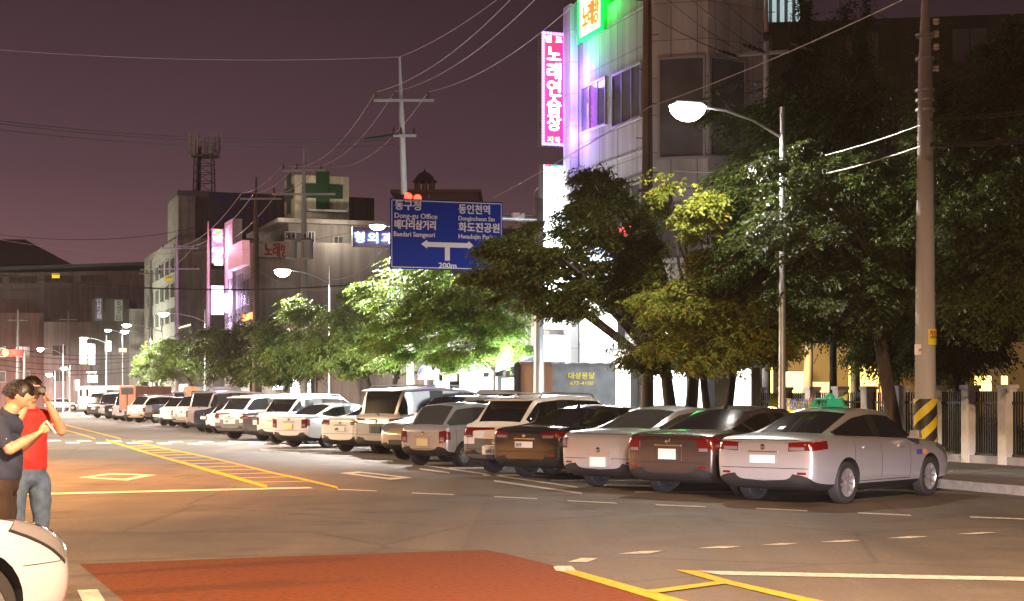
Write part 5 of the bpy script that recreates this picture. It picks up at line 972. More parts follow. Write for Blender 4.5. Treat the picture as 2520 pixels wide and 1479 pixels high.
for y in (30, 62, 95, 150): b = MB(); b.lathe((.19, -.05, zr(y, 31)), (0, 0, 1), [(0, .04), (.03, .07), (.06, .04), (.09, .07), (.12, .04)], 10); b.build('insulator', 'signwhite', pr, True)
b = MB(); b.tube([(.17, -.08, 8), (.19, -.08, 6.5), (.14, -.14, 5.3), (.2, -.05, 4.9)], .014, 6); b.build('down_cable', 'cable', pr)
p2_, t2, b2, _ = upole('brown weathered pole in front of the corner building, climbing bolts on both sides', 1593, -330, 17.6, .155, ((.9, 2.4, 0),), m='brown')
b = MB(); b.tube([(.03, -.16, z/2) for z in range(2, 34)], .012, 6); b.build('down_cable', 'cable', p2_)
p3_, t3, b3, tip3 = upole('tall pale pole leaning left above the blue road sign', 1015, 140, 17.6, .15, ((1.72, 2.35, .12), (3.1, .9, .1)), m='conc', lean=(-.50,))
p4_, t4, b4, _ = upole('pole with two drum transformers in front of the grey building', 748, 362, 17.6, .17, ((1.2, 2.2, 0), (2.4, 3.2, 0)), m='conc', trans=4.7)
p5_, t5, b5, _ = upole('brown-grey pole left of the drum transformers', 630, 435, 17.6, .2, ((1.3, 2.4, .3),), m='brown')
p6_, t6, b6, _ = upole('slim brown pole behind the upright multicoloured sign', 512, 545, 19.2, .17, (), m='brown')
p7_, t7, b7, _ = upole('grey pole beside the dim office block', 435, 567, 17.6, .17, ((1.4, 2.9, .3), (3.0, 3.2, .2)), m='conc')
p8_, t8, b8, _ = upole('yellowish far pole left of the office block', 371, 640, 17.6, .2, ((1.2, 2.0, 0),), m='conc')
p9_, t9, b9, _ = upole('small distant pole before the mauve block', 168, 766, D=205, r=.17, arms=((1.0, 2.2, 0),)); p10, t10, b10, _ = upole('small distant pole behind the men at the left', 44, 762, D=190, r=.17, arms=((1.2, 2.2, 0),))
pb, _, _, _ = upole('pole rising behind the roof edge over the tallest trees', 1886, -60, D=50, r=.12, arms=((9.7 if 0 else 2.0, .1, 0),)); 
# steel cross bar with dark insulators over the trees
ba = thing('pole_crossbar', 'pale steel crossbar with black strain insulators among the treetops', 'crossbar', tuple(P(1868, 131, 49.8))); b = MB(); b.box((0, 0, 0), (1.75, .08, .09), ax=(Vector((.99, 0, .06)), Vector((0, 1, 0)), Vector((-.06, 0, 1)))); b.build('bar', 'steel', ba)
for dx, dz in ((-1.25, .05), (-.5, .22), (.9, .3)):
    i = MB(); i.lathe((dx, -.1, dz), (.8, 0, -.25), [(0, .03), (.08, .06), (.14, .04), (.2, .085), (.28, .05), (.34, .085), (.42, .05), (.5, .085), (.6, .04), (.7, .02)], 10); i.build('strain_insulator', 'cable', ba, True)
for a, b_, m_ in (((1640, 0), (1806, 118), 'cable'), ((1690, -10), (1850, 112), 'cable'), ((1745, -30), (1905, 108), 'cable'), ((1600, 40), (1795, 135), 'cable')): wire(P(*a, 46), P(*b_, 49.7), .05, .014, m_, 'dark strain wire running down to the crossbar in the treetops', group='strain wires to the crossbar')
# wires between the poles
lab = lambda s: 'bare overhead wire '+s
for i in range(3):
    wire(t2[i]*1.0, t3[i], 1.0, .013, 'wire', lab('sweeping from the leaning pole up past the corner building'), group='overhead wires above the leaning pole')
    wire(t3[i], t4[i], 1.1, .015, 'wire', lab('between the leaning pole and the transformer pole'), group='overhead wires to the transformer pole')
    wire(t4[i], t5[i], .35, .017, 'wire', lab('between the transformer pole and the brown-grey pole'), group='overhead wires to the brown-grey pole')
    wire(t5[i], t7[i], 1.2, .02, 'wire', lab('from the brown-grey pole to the office-block pole'), group='overhead wires to the office-block pole')
    wire(t7[i], t8[i], .5, .02, 'wire', lab('from the office-block pole to the yellowish far pole'), group='overhead wires to the far pole')
pt3 = b3+tip3
wire(pt3, P(-60, 118, 60), .25, .009, 'wire', 'thin wire from the leaning pole tip across the sky to the left edge'); wire(pt3, P(1260, -30, 52), .2, .009, 'wire', 'thin wire rising from the leaning pole tip past the top edge')
for y, y2 in ((290, 318), (297, 326), (312, 338)): wire(P(-60, y, 58), b3+tip3*.79+Vector((-.3, 0, (318-y2)/F*64)), .35, .013, 'cable', 'dark cable crossing the sky to the strain insulators on the leaning pole', group='three dark cables across the sky')
k = MB(); k.tube([b3+tip3*.79+Vector((-1.45, -.1, -.12)), b3+tip3*.79+Vector((-.15, -.1, .08))], .07, 8); tag(k.build('strain_insulator', 'cable', smooth=True), 'dark strain insulator clamped to the leaning pole', 'insulator')
wire(P(-60, 570, 120), P(480, 560, 150), .8, .02, 'cable', 'faint cable low in the sky reaching the office block'); wire(P(-60, 578, 110), P(960, 548, 112), 1.6, .014, 'wire', 'pale long wire in front of the grey building')
mc = wire(P(-60, 669, 70), P(960, 692, 78), .55, .03, 'cable', 'thick black cable strung over the road with yellow tags')
for x, y, D in ((138, 679, 71), (416, 686, 73.5)):
    t = thing('cable_tag', 'yellow height-warning tag on the thick black cable, '+('nearer the left edge' if x < 200 else 'before the office block'), 'tag', tuple(P(x, y, D)), 0, None); b = MB(); b.box((0, -.05, 0), (.32, .02, .19)); pl = b.build('plate', 'yellow', t)
    textmesh('높이제한', .05, 'ink', 'writing', pl, (-.13, -.066, .03), (1, 0, 0), Z, .004, 0, .26)
wire(P(1213, 487, 47), P(1600, 262, 43), .05, .012, 'wire', 'guy wire from the road sign up to the brown pole'); wire(P(1600, 262, 43), P(2240, -10, 33), .1, .013, 'wire', 'guy wire from the brown pole over the treetops')
for y0, y1 in ((292, 262), (296, 272), (352, 334), (356, 340), (360, 346)): wire(P(2290, y0, 30.9), P(2640, y1-10, 29), .05, .014, 'cable', 'telephone cable leaving the banded pole to the right', group='telephone cables on the banded pole')
for y0, y1 in ((300, 420), (352, 455)): wire(P(2265, y0+8, 31), P(1660, y1, 44), .3, .014, 'wire', 'telephone cable running from the banded pole into the leaves', group='telephone cables into the leaves')
for i, (y, yy) in enumerate(((880, 872), (893, 890), (905, 899), (860, 868), (846, 862))): wire(P(-40, y, 150), P(420, yy, 175), .8, .03, 'cable', 'low dark cable over the far junction', group='low cables over the far junction')
wire(P(748, 650, 83.4), P(960, 590, 76), 1.2, .014, 'wire', 'slack service wire right of the drum transformers'); wire(P(640, 668, 92), P(880, 700, 80), .6, .014, 'wire', 'slack service wire over the large lamp')
# street lamps
def lamp(label, x, y_head, q=16.9, h=7.6, cone=166, arm=1.9, power=2600, col=NEU, pole_up=.3, hl=.62, gl=1.0, D=None, base=True):
    D = D or DQ(x, q); b0 = Vector(((x-CX)/F*D, D, 0)); h = HC-(y_head-HY)/F*D; r = thing('street_lamp', label, 'street lamp', (b0.x, b0.y, 0), 0, 'street lamps along the kerb')
    k = MB(); k.lathe((0, 0, 0), (0, 0, 1), [(0, .11), (.3, .11), (.35, .085), (h+pole_up, .055)], 12); k.build('pole', 'steel', r, True)
    w_ = -W*arm; k = MB(); k.tube([(0, 0, h-.55), w_*.35+Vector((0, 0, h-.22)), w_*.7+Vector((0, 0, h-.04)), w_+Vector((0, 0, h))], [.035, .032, .03, .028], 8); k.build('arm', 'steel', r, True)
    hd_ = MB(); c = w_*1.15+Vector((0, 0, h)); A = W.normalized(); Bx = Vector((-A.y, A.x, 0)); hd_.box(c+Vector((0, 0, .05)), (hl, .24, .10), ax=(A, Bx, Z), tp=.7); ho = bev(hd_.build('lamp_head', 'grey', r), .03, 3)
    g_ = MB(); n_ = 10; vs = []
    for i in range(5):
        f = i/4*math.pi/2
        for k_ in range(16): an = 2*math.pi*k_/16; vs.append(c + A*(hl*.46*math.cos(an)*math.cos(f)) + Bx*(.15*gl*math.sin(an)*math.cos(f)) - Z*(.16*gl*math.sin(f)))
    g_.add(vs, [(i*16+k_, i*16+(k_+1) % 16, (i+1)*16+(k_+1) % 16, (i+1)*16+k_) for i in range(4) for k_ in range(16)]); g_.build('lens', emit('lamp_glow', (1, .96, .86), 60), ho, True)
    plight('lamp_light', c-Z*.25, power, col, .14, spot=cone, parent=r); return r
lamp('nearest lit street lamp, glaring beside the big dark tree', 1925, 275, cone=180, power=7800, arm=1.9, hl=.85, gl=2.0, pole_up=.1)
lamp('street lamp whose head is hidden behind the blue road sign', 1075, 560, power=15000, gl=1.0, cone=150)
lamp('lit street lamp in front of the grey building with the transformers', 812, 668, power=16000, gl=1.9, hl=.8)
lamp('third lit street lamp, above the first smaller tree', 505, 772, q=17, power=12000, arm=2.4, gl=1.6, hl=.75)
lamp('lit street lamp, the right one of the two close together over the far trees', 398, 800, q=17, power=9000, arm=2.4, gl=1.5, hl=.75); lamp('lit street lamp, the lower of the two close together over the far trees', 372, 815, q=17, power=9000, gl=1.5, hl=.75)
lamp('lit street lamp standing before the slim stone block', 302, 812, D=190, power=4500, gl=1.6, hl=.75, arm=1.4); lamp('lit street lamp over the pair of yellow-green signs', 262, 832, D=176, power=4500, gl=1.8, hl=.8, arm=2)
lamp('solitary lit street lamp with a long arm before the mauve block', 156, 858, D=150, power=5000, arm=1.7, gl=1.8, pole_up=.4); lamp('low lit lamp right of the solitary one', 172, 905, D=165, power=2500, arm=.5, gl=1.8); lamp('low lit lamp above the men, left of the solitary one', 136, 920, D=160, power=2500, arm=.5, gl=1.8)
# blue road sign on its mast
Dp = 50.15; gp = P(1326, 0, Dp); gr = wthing('road_sign', 'large blue direction sign with white Korean and English place names and a two-way arrow', 'road sign', (gp.x, gp.y, 0))
k = MB(); k.lathe((gp.x, gp.y, 0), (0, 0, 1), [(0, .17), (zr(492, Dp), .13), (zr(488, Dp), .1)], 20); k.build('mast', 'steel', gr, True)
sl_ = P(960, 487, 48.3); w_ = 3.36; hh = 2.0; o = sl_ + Vector((0, 0, 0)); d = W.normalized(); n = -U.normalized(); o.z = zr(487, 48.3); 
for dz in (-.40, -1.3): k = MB(); k.tube([Vector((gp.x, gp.y, o.z+dz)), o+d*.4+Z*dz-n*.16], [.09, .07], 12); k.build('mast_arm', 'steel', gr, True)
def R2(u0, v0, u1, v1, th, m, nm, par): b = MB(); b.box(o+d*((u0+u1)/2)-Z*((v0+v1)/2)+n*(th/2), (u1-u0, th, v1-v0), ax=(d, n, Z)); return bev(b.build(nm, m, par), .003, 1)
bo_ = MB(); bo_.box(o+d*w_/2-Z*hh/2-n*.03, (w_, .06, hh), ax=(d, n, Z)); sgn = bev(bo_.build('sign_board', mat('sign_blue_board', (.002, .028, .30), .5, spec=.15), gr), .05, 3)
for u0, v0, u1, v1 in ((.05, .04, w_-.05, .065), (.05, hh-.065, w_-.05, hh-.04), (.04, .05, .06, hh-.05), (w_-.06, .05, w_-.04, hh-.05)): R2(u0, v0, u1, v1, .006, 'signwhite', 'border', sgn)
def ST_(txt, x0, x1, yb, h, fat=.006): u0 = (x0-960)/277*w_; u1 = (x1-960)/277*w_; textmesh(txt, h, 'signwhite', 'writing', sgn, o+d*u0-Z*((yb-487)/173*hh)+n*.004, d, Z, .006, fat, u1-u0)
ST_('동구청', 972, 1034, 513, .235, .010); ST_('Dong-gu Office', 971, 1074, 535, .165, .004); ST_('배다리삼거리', 971, 1070, 560, .235, .010); ST_('Baedari Samgeori', 969, 1068, 580, .155, .004)
ST_('동인천역', 1127, 1204, 517, .235, .010); ST_('Dongincheon Stn', 1127, 1216, 536, .145, .004); ST_('화도진공원', 1127, 1228, 562, .235, .010); ST_('Hwadojin Park', 1127, 1212, 581, .15, .004); ST_('200m', 1078, 1121, 655, .17, .008)
def UV(x, y): return o+d*((x-960)/277*w_)-Z*((y-487)/173*hh)+n*.004
k = MB(); k.prism([UV(1048, 592), UV(1048, 604), UV(1152, 604), UV(1152, 592)], n*.006); k.prism([UV(1093, 604.2), UV(1093, 637), UV(1105, 637), UV(1105, 604.2)], n*.006)
k.prism([UV(1035, 597.5), UV(1049, 608), UV(1051, 603), UV(1049, 598), UV(1051, 592), UV(1049, 587)], n*.007); k.prism([UV(1164, 597.5), UV(1151, 587), UV(1149, 592), UV(1151, 598), UV(1149, 603), UV(1151, 608)], n*.007); k.build('arrow', 'signwhite', sgn)
# camera housing on the mast arm
k = MB(); k.box(o+d*(w_+.5)-Z*.36-n*.1, (.34, .2, .14), ax=(d, n, Z)); k.build('camera_housing', 'signwhite', gr)
k = MB(); k.tube([Vector((gp.x-.12, gp.y, zr(520, Dp))), Vector((gp.x-.12, gp.y, zr(470, Dp))), Vector((gp.x-.02, gp.y, zr(461, Dp)))], .03, 6); k.build('hook', 'steel', gr)
# red traffic lights
tl = thing('traffic_light', 'red traffic light glowing over the top edge of the blue road sign', 'traffic light', tuple(P(1014, 486, 56))); b = MB(); b.box((0, .1, -.08), (1.1, .22, .36)); b.build('housing', 'dark', tl)
for i in range(2): b = MB(); b.lathe((-.12+i*.3, -.02, .02-.05*i), (0, -1, 0), [(0, .13), (.03, .12), (.05, .05)], 16); b.build('lens', emit('red_signal', (1, .02, .01), 12), tl, True)
tl = thing('traffic_light', 'red traffic light burning at the far left edge above the men', 'traffic light', tuple(P(22, 868, 100))); b = MB(); b.box((.15, .1, 0), (1.3, .25, .4)); b.build('housing', 'dark', tl); b = MB(); b.lathe((-.2, -.03, 0), (0, -1, 0), [(0, .2), (.04, .18), (.08, .06)], 20); b.build('lens', emit('red_signal2', (1, .13, .02), 20), tl, True)
b = MB(); b.tube([(.4, .1, 0), (.9, .1, 0), (.9, .1, -(HC+(HY-868)/F*100))], .09, 8); b.build('mast', 'steel', tl); plight('signal_light', P(18, 868, 99.3), 1500, (1, .05, .03), .2)
nb = thing('street_name_board', 'pale board with red Korean letters beside the far left traffic light', 'sign', tuple(P(2, 869, 100.3))); b = MB(); b.box((0, 0, 0), (1.3, .05, .4)); bo2 = b.build('board', mat('lit_board', (.8, .7, .6), .5, em=(1, .8, .6), es=.5), nb); textmesh('영신교회', .24, 'red', 'writing', bo2, (-.55, -.03, -.1), (1, 0, 0), Z, .01, .005, 1.1)
# crossing sign
Dc = 60; cp = P(1047, 0, Dc); cs = thing('crossing_sign', 'blue and pink pedestrian crossing sign on a thin white post', 'road sign', (cp.x, cp.y, 0)); zb_, zt_ = zr(934, Dc), zr(884, Dc); u_ = (1067-1028)/F*Dc
k = MB(); k.tube([(0, .04, 0), (0, .04, zt_-.1)], .035, 10); k.build('post', 'signwhite', cs, True)
def tri(s_, dy, m, nm, th=.02): h_ = zt_-zb_; c_ = zb_+h_*.42; P_ = [(-.5, 0), (.5, 0), (.5, .36), (.07, .97), (-.07, .97), (-.5, .36)]; k = MB(); k.prism([(x*u_*s_, dy, c_+(zb_+y*h_-c_)*s_) for x, y in P_], (0, th, 0)); return k.build(nm, m, cs)
tp_ = tri(1.0, 0, mat('sign_pink', (.62, .36, .34), .5), 'plate'); tb_ = tri(.90, -.008, mat('sign_blue2', (.05, .05, .38), .5), 'blue_field', .006)
k = MB(); ms = lambda pts: k.prism([(x*u_, -.012, zb_+y*(zt_-zb_)) for x, y in pts], (0, .003, 0)); k.lathe((0, -.012, zb_+.80*(zt_-zb_)), (0, 1, 0), [(0, .032), (.003, .032)], 14)
ms([(-.08, .50), (.08, .50), (.09, .72), (-.07, .72)]); ms([(-.08, .50), (.0, .50), (-.10, .34), (-.19, .34)]); ms([(.0, .50), (.08, .50), (.22, .34), (.13, .34)]); ms([(-.07, .71), (-.07, .66), (-.2, .56), (-.22, .60)]); ms([(.07, .71), (.09, .66), (.2, .58), (.18, .54)])
for i in range(4): ms([(-.35+i*.19, .20), (-.22+i*.19, .20), (-.17+i*.16, .33), (-.26+i*.16, .33)])
k.build('walking_figure', 'sign_pink' if 0 else MATS['sign_pink'], tb_); textmesh('횡단보도', .10, MATS['sign_pink'], 'writing', tb_, (-.42*u_, -.010, zb_+.05*(zt_-zb_)), (1, 0, 0), Z, .004, 0, .82*u_)
# tobacco sign
D = 60.5; tp = P(1087, 0, D); ts = thing('tobacco_sign', 'small blue sign with a white disc and red 담배 letters above the parked cars', 'sign', (tp.x, tp.y, 0)); zc = zr(957, D); b = MB(); b.box((0, 0, zc), (.55, .12, .55)); bb = b.build('case', mat('tobacco_blue', (.05, .22, .5), .5, em=(.05, .25, .6), es=.25), ts)
b = MB(); b.lathe((0, -.062, zc), (0, -1, 0), [(0, .23), (.01, .23)], 24); b.build('disc', 'signwhite', bb); textmesh('담배', .16, 'red', 'writing', bb, (-.16, -.075, zc-.06), (1, 0, 0), Z, .006, .006, .32); k = MB(); k.tube([(0, .05, 0), (0, .05, zc-.2)], .03, 8); k.build('post', 'steel', ts)
# ================================================================ fence, banner
xs_ = [1864, 1932, 1999, 2068, 2138, 2217, 2306, 2388, 2479, 2580]; pp = [BQ(x, 22.2) for x in xs_]; hp_ = 1.86
plaster = mat('whitewashed_pillar', (.74, .72, .68), .8, var=.15, scale=3, bump=.2); proto = None
for i, p in enumerate(pp):
    if proto is None: proto = thing('fence_pillar', 'square whitewashed pillar of the park fence', 'pillar', (p.x, p.y, 0), math.atan2(W.y, W.x), 'pillars of the park fence'); b = MB(); b.box((0, 0, hp_/2+.07), (.30, .30, hp_-.14)); bev(b.build('shaft', plaster, proto), .01); b = MB(); b.box((0, 0, hp_), (.36, .36, .09)); bev(b.build('cap', plaster, proto), .01)
    else: o = copy_tree(proto); o.location = (p.x, p.y, 0)
fr = None
for a, b_ in zip(pp, pp[1:]):
    c = (a+b_)/2; L = (b_-a).length-.4; rz = math.atan2((b_-a).y, (b_-a).x)
    r = thing('iron_railing', 'black iron bar railing between two whitewashed pillars', 'railing', (c.x, c.y, 0), rz, 'iron panels of the park fence')
    for z in (.35, 1.5): k = MB(); k.box((0, 0, z), (L, .04, .05)); k.build('rail', 'iron', r)
    for k_ in range(11): k = MB(); x = -L/2+L*(k_+.5)/11; k.box((x, 0, .95), (.028, .028, 1.6)); k.build('bar', 'iron', r)
wl_ = thing('plinth_wall', 'low concrete plinth under the park fence', 'wall', (pp[4].x, pp[4].y, 0)); WORLD[wl_.name] = Matrix.Translation((-pp[4].x, -pp[4].y, 0)); b = MB(); q0, q1 = pp[0], pp[-1]; dn = (q1-q0).normalized(); b.box((q0+q1)/2+Vector((0, 0, .2)), ((q1-q0).length, .24, .25), rz=math.atan2(dn.y, dn.x)); b.build('plinth', 'conc', wl_)
# yellow banner sagging between pillars
ba0, ba1 = BQ(1897, 21.9), BQ(2090, 21.9); bn = wthing('banner', 'creased yellow banner with blue and red writing tied to the park fence', 'banner', (ba0.x, ba0.y, 0)); vs = []; n_ = 24; dd = (ba1-ba0).normalized(); nn_ = Vector((dd.y, -dd.x, 0))
for i in range(n_+1):
    f = i/n_; c = ba0.lerp(ba1, f); top = zr(975+3-8*f, c.y)-.22*math.sin(math.pi*f)-(.1*f)+.12; ht = .72-.1*math.sin(math.pi*f)
    for j in range(6): g_ = j/5; vs.append(c + nn_*(.05*math.sin(f*19+j*.8)+.03*math.sin(f*47)) + Z*(top-ht*g_))
m = MB(); m.add(vs, [(i*6+j, (i+1)*6+j, (i+1)*6+j+1, i*6+j+1) for i in range(n_) for j in range(5)]); bc = m.build('cloth', mat('banner_yellow', (.72, .60, .02), .6), bn, True); sd = bc.modifiers.new('t', 'SOLIDIFY'); sd.thickness = .01
c = ba0.lerp(ba1, .24); textmesh('주정차금지', .26, mat('banner_blue', (.08, .07, .4), .6), 'writing', bc, c+nn_*.12+Z*(zr(1005, c.y)), dd, Z, .006, .008, (ba1-ba0).length*.3); c = ba0.lerp(ba1, .56); textmesh('뺑소니', .2, mat('banner_red', (.55, .05, .03), .6), 'writing', bc, c+nn_*.12+Z*(zr(997, c.y)), dd, Z, .006, .006, (ba1-ba0).length*.14)
# ================================================================ trees
LEAF = dict(lit=leafmat('leaf_lamplit', (.12, .20, .04), .45), yel=leafmat('leaf_yellow_lamplit', (.18, .205, .03), .42), mid=leafmat('leaf_mid', (.09, .14, .028), .38), shaded=leafmat('leaf_shaded', (.046, .070, .012), .34), olive=leafmat('leaf_olive', (.085, .098, .018), .35))  # lamplight and night shade are put into the bright and dark leaf colours
def tree(label, base, blobs, nspray, leaf=.10, m='mid', trunk_r=.14, stems=None, white=False, name='street_tree', group='street trees along the pavement', seed=0, flat=.35, shade=None):
    """crown of leaf sprays spread through a few overlapping ellipsoids; each spray is a drooping twig with paired leaves"""
    g = np.random.default_rng(seed+100); base = Vector(base); r = wthing(name, label, 'tree', (base.x, base.y, 0), 0, group); B = np.array(blobs, float); vol = (B[:, 3]*B[:, 4]*B[:, 5]); pick = g.choice(len(B), nspray, p=vol/vol.sum())
    d = g.normal(size=(nspray, 3)); d /= np.linalg.norm(d, axis=1)[:, None]; rad = g.random(nspray)**.42
    # clumpy: sprays gather round random sub-centres
    ncl = max(8, nspray//55); clp = g.choice(len(B), ncl, p=vol/vol.sum()); cd = g.normal(size=(ncl, 3)); cd /= np.linalg.norm(cd, axis=1)[:, None]; cc = B[clp, :3]+cd*B[clp, 3:6]*(g.random(ncl)**.38*.92)[:, None]
    loose = g.random(nspray) < .16; ci = g.integers(0, ncl, nspray); pos = np.where(loose[:, None], B[pick, :3]+d*B[pick, 3:6]*rad[:, None], cc[ci]+d*(rad*.55)[:, None]*np.minimum(1, B[clp[ci], 3:6]*.55)*np.array([1, 1, .55]))
    cen = B[pick, :3]; out = pos-base_axis(base, pos); out[:, 2] = flat*g.normal(size=nspray)-.12; out[:, :2] += g.normal(size=(nspray, 2))*.35*np.abs(out[:, :2]).mean(); out /= (np.linalg.norm(out, axis=1)[:, None]+1e-6)
    K = 9; sl_ = leaf*g.uniform(3.2, 5.5, nspray); t = (np.arange(K)+1)/K
    side_ = np.cross(out, [0, 0, 1.]); side_ /= (np.linalg.norm(side_, axis=1)[:, None]+1e-6); sgn_ = np.where(np.arange(K) % 2, 1., -1.)
    P0 = pos[:, None]+out[:, None]*(sl_[:, None, None]*t[None, :, None]); P0[..., 2] -= (sl_[:, None]*.35*t[None]**2)
    ld = out[:, None]*.75+side_[:, None]*(sgn_[None, :, None]*.75)+g.normal(size=(nspray, K, 3))*.25; ld[..., 2] -= .45; ld /= np.linalg.norm(ld, axis=2)[..., None]
    nrm = np.cross(ld, side_[:, None]+g.normal(size=(nspray, K, 3))*.5); nrm /= (np.linalg.norm(nrm, axis=2)[..., None]+1e-6); wd_ = np.cross(nrm, ld); ll = leaf*g.uniform(.7, 1.25, (nspray, K, 1))
    a = P0; b = P0+ld*ll*.45+wd_*ll*.22; c = P0+ld*ll+np.array([0, 0, -.12])*ll; e_ = P0+ld*ll*.45-wd_*ll*.22
    V = np.stack([a, b, c, e_], 2).reshape(-1, 3); nq = len(V)//4; me = bpy.data.meshes.new('crown'); me.vertices.add(len(V)); me.vertices.foreach_set('co', (V-np.array([base.x, base.y, 0])).ravel()); me.loops.add(nq*4); me.loops.foreach_set('vertex_index', np.arange(nq*4)); me.polygons.add(nq); me.polygons.foreach_set('loop_start', np.arange(nq)*4); me.polygons.foreach_set('loop_total', np.full(nq, 4)); me.materials.append(LEAF[m]); me.update(calc_edges=True)
    co_ = bpy.data.objects.new('crown', me); C.objects.link(co_); co_.parent = r
    rr = random.Random(seed); tr = MB(); stems = stems or [((0, 0), .95)]; low = min(b[2]-b[5] for b in blobs)
    for (ox, oy), hf in stems:
        tb = base+Vector((ox*.2, oy*.2, 0)); top = Vector((base.x+ox, base.y+oy, low+.5)); tr.tube([tb, tb.lerp(top, .5)+Vector((rr.uniform(-.08, .08), 0, 0)), top], [trunk_r*1.15, trunk_r*.9, trunk_r*.75], 10)
        for i in range(max(4, len(blobs)*2//len(stems))):
            bl = blobs[rr.randrange(len(blobs))]; tgt = Vector(bl[:3])+Vector((rr.uniform(-.6, .6)*bl[3], rr.uniform(-.6, .6)*bl[4], rr.uniform(-.3, .35)*bl[5])); m_ = top.lerp(tgt, .5)+Vector((rr.uniform(-.2, .2), rr.uniform(-.2, .2), .25)); s_ = top-Vector((0, 0, rr.uniform(0, .5)))
            tr.tube([s_, m_, tgt], [trunk_r*.55, trunk_r*.35, trunk_r*.1], 7)
            for _ in range(3): t2_ = tgt+Vector((rr.uniform(-1, 1)*bl[3]*.5, rr.uniform(-1, 1)*bl[4]*.5, rr.uniform(-.35, .3)*bl[5])); tr.tube([m_.lerp(tgt, rr.random()), m_.lerp(t2_, .6)+Vector((0, 0, .1)), t2_], [trunk_r*.2, trunk_r*.13, trunk_r*.04], 5, cap=False)
    tr.build('trunk', 'bark', r, True)
    if white: k = MB(); [k.tube([base+Vector((ox*.2, oy*.2, .2)), base+Vector((ox*.32, oy*.32, 1.5))], trunk_r*1.25, 12) for (ox, oy), _ in stems]; k.build('whitewash', mat('whitewash', (.6, .6, .55), .8), r, True)
    return r
def base_axis(base, pos): o = np.tile(np.array([base.x, base.y, 0.]), (len(pos), 1)); o[:, 2] = pos[:, 2]; return o
def blob(x, y, D, rx, ry=None, rd=None): s_ = D/F; p = P(x, y, D); return (p.x, p.y, p.z, rx*s_, (rd or rx)*s_, (ry or rx)*s_)
Bb = BQ
tree('bright green tree lit by shop light, under the blue road sign', Bb(1195, 18.3), [blob(1120, 760, 56, 110, 85), blob(1010, 740, 57, 95, 95), blob(1210, 780, 55, 95, 75), blob(1150, 860, 55, 110, 50), blob(1240, 850, 55, 60, 60), blob(1000, 850, 57, 100, 60), blob(930, 720, 58, 60, 60), blob(985, 660, 58, 50, 35), blob(1090, 690, 57, 80, 40)], 6800, .125, 'lit', .15, [((-.9, 0), .9), ((.25, .1), .9)], white=True, seed=1)
tree('dark-stemmed tree left of the bright green one, its lower crown olive', Bb(940, 18.3), [blob(900, 800, 70, 85, 95), blob(830, 830, 71, 70, 85), blob(960, 840, 69, 70, 70), blob(760, 770, 74, 60, 45), blob(880, 880, 70, 100, 45), blob(790, 860, 72, 60, 70), blob(735, 740, 76, 30, 25), blob(880, 720, 70, 50, 40)], 4800, .14, 'mid', .15, [((-.8, 0), .9), ((.7, 0), .9)], seed=2)
tree('yellowish-green tree before the grey blank wall', Bb(745, 18.3), [blob(680, 830, 88, 60, 55), blob(730, 870, 86, 70, 55), blob(650, 880, 90, 55, 50), blob(700, 910, 88, 80, 35), blob(640, 800, 90, 30, 25)], 2600, .17, 'mid', .16, seed=3)
tree('dark round tree under the orange sign', Bb(620, 18.6), [blob(585, 850, 104, 70, 70), blob(540, 870, 106, 60, 65), blob(610, 900, 103, 70, 45), blob(520, 820, 108, 40, 35), blob(590, 785, 104, 35, 25)], 2600, .18, 'shaded', .16, seed=4)
tree('light olive tree at the lit lamp row', Bb(470, 18.6), [blob(465, 860, 122, 55, 55), blob(500, 890, 121, 55, 50), blob(430, 890, 124, 50, 45)], 1700, .2, 'mid', .17, seed=5)
tree('farthest small tree of the street row, bright at its edge', Bb(385, 18.6), [blob(370, 880, 138, 34, 45), blob(395, 860, 136, 36, 35), blob(355, 915, 140, 28, 30), blob(400, 920, 136, 45, 30)], 1500, .2, 'mid', .17, seed=6)
tree('dusky tree whose branches reach across the corner of the blue road sign', Bb(1680, 18.6), [blob(1290, 640, 42, 120, 70), blob(1400, 700, 43, 120, 90), blob(1230, 700, 42, 80, 50), blob(1510, 480, 43, 80, 75, 60), blob(1470, 560, 43, 90, 80), blob(1560, 660, 43, 100, 90), blob(1330, 560, 43, 60, 45), blob(1620, 560, 43, 60, 90), blob(1600, 860, 43, 90, 60), blob(1240, 610, 42, 50, 50), blob(1470, 430, 43, 60, 40)], 7600, .12, 'olive', .19, [((-.5, 0), .9), ((.35, .1), .9)], seed=7)
tree('yellow-green lit tree in front of the glowing shops', Bb(1770, 18.4), [blob(1700, 750, 39, 130, 75), blob(1780, 680, 39, 110, 90), blob(1860, 800, 38, 120, 90), blob(1700, 850, 39, 110, 60), blob(1600, 740, 40, 60, 40), blob(1790, 880, 38, 90, 40), blob(1720, 520, 38, 75, 70), blob(1640, 450, 39, 50, 40)], 6400, .115, 'yel', .11, [((-.45, 0), .9), ((.4, 0), .9)], seed=8)
tree('big dark tree with a curved trunk behind the banded pole', BQ(2235, 20.6), [blob(2000, 330, 38.5, 170, 130), blob(1890, 480, 38.5, 140, 120), blob(2120, 480, 37, 170, 130), blob(1990, 600, 37, 170, 110), blob(2180, 640, 36, 120, 100), blob(1850, 620, 37.5, 110, 90), blob(1910, 300, 40, 90, 120), blob(1990, 730, 37, 120, 70), blob(2120, 760, 36, 110, 60), blob(1815, 260, 41, 60, 70), blob(2130, 250, 38, 110, 90), blob(1950, 430, 33.8, 95, 95), blob(1940, 570, 33.8, 105, 75), blob(2060, 520, 33.8, 90, 90)], 13500, .115, 'shaded', .17, [((-.7, .1), .9)], seed=9)
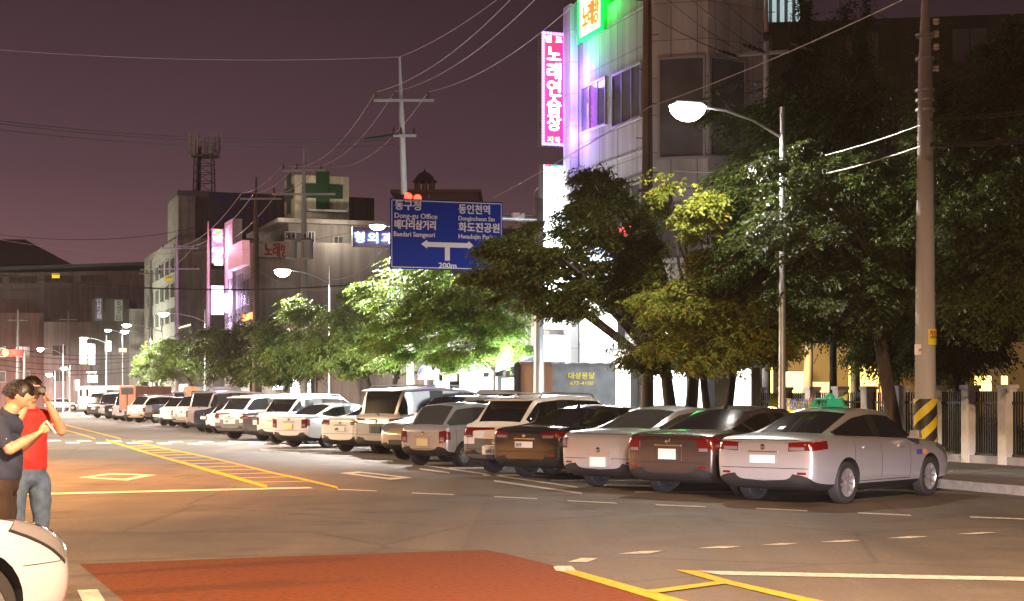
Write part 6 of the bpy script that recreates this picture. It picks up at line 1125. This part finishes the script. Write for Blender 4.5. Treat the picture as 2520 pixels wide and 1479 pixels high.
tree('dark tree filling the picture corner beyond the banded pole', BQ(2585, 21.5), [blob(2400, 300, 34, 130, 150), blob(2470, 550, 33, 120, 150), blob(2380, 640, 34, 90, 120), blob(2560, 400, 33, 120, 200), blob(2450, 760, 33, 110, 80), blob(2350, 480, 35, 80, 100), blob(2500, 140, 34, 70, 110)], 7000, .12, 'shaded', .18, seed=10)
for i, (x, D, yt, w_, lb) in enumerate(((1985, 56, -20, 46, 'narrow dark conifer, first of the spires above the treetops'), (2108, 55, -10, 55, 'narrow dark conifer, second and broader spire above the treetops'), (2300, 50, 60, 80, 'dark bushy tree behind the top of the banded pole'))):
    s_ = F/D; p = P(x, 0, D); tree(lb, (p.x, p.y, 0), [blob(x, yt+60+k*95, D, w_*(.5+.22*k), 70, w_*(.5+.22*k)) for k in range(7)], 3400, .13, 'shaded', .16, name='conifer' if i < 2 else 'park_tree', group='trees inside the park', seed=20+i, flat=.9)
for i, (x, D, y, w_, h_, lb) in enumerate(((2050, 47, 770, 110, 80, 'low dark park tree behind the steel lamp post'), (2210, 46, 830, 90, 70, 'low park tree lit from below beside the yellow hall'), (2360, 44, 820, 110, 110, 'low dark park tree right of the banded pole'))):
    tree(lb, BQ(x+10, 24+i*.3) if 0 else tuple(P(x, 0, D).xy)+(0,), [blob(x, y, D, w_, h_), blob(x-40, y+30, D, w_*.7, h_*.6), blob(x+45, y+10, D, w_*.7, h_*.8)], 2000, .12, 'mid' if i == 1 else 'shaded', .12, name='park_tree', group='trees inside the park', seed=30+i)
for i, (x, y) in enumerate(((2240, 1065), (2330, 1060), (2360, 1075), (2440, 1070))):
    p = BQ(x, 23.0); s_ = F/p.y; tree('leafy shrub behind the iron bars of the park fence', (p.x, p.y, 0), [(p.x, p.y, .75, .7, .5, .6)], 330, .10, 'mid', .03, name='shrub', group='shrubs behind the park fence', seed=40+i)
# buildings, walls and the like are things here, each pushed by itself
for o_ in list(C.objects):
    if o_.parent is None and o_.get('category') and not o_.get('kind'): o_['kind'] = 'thing'
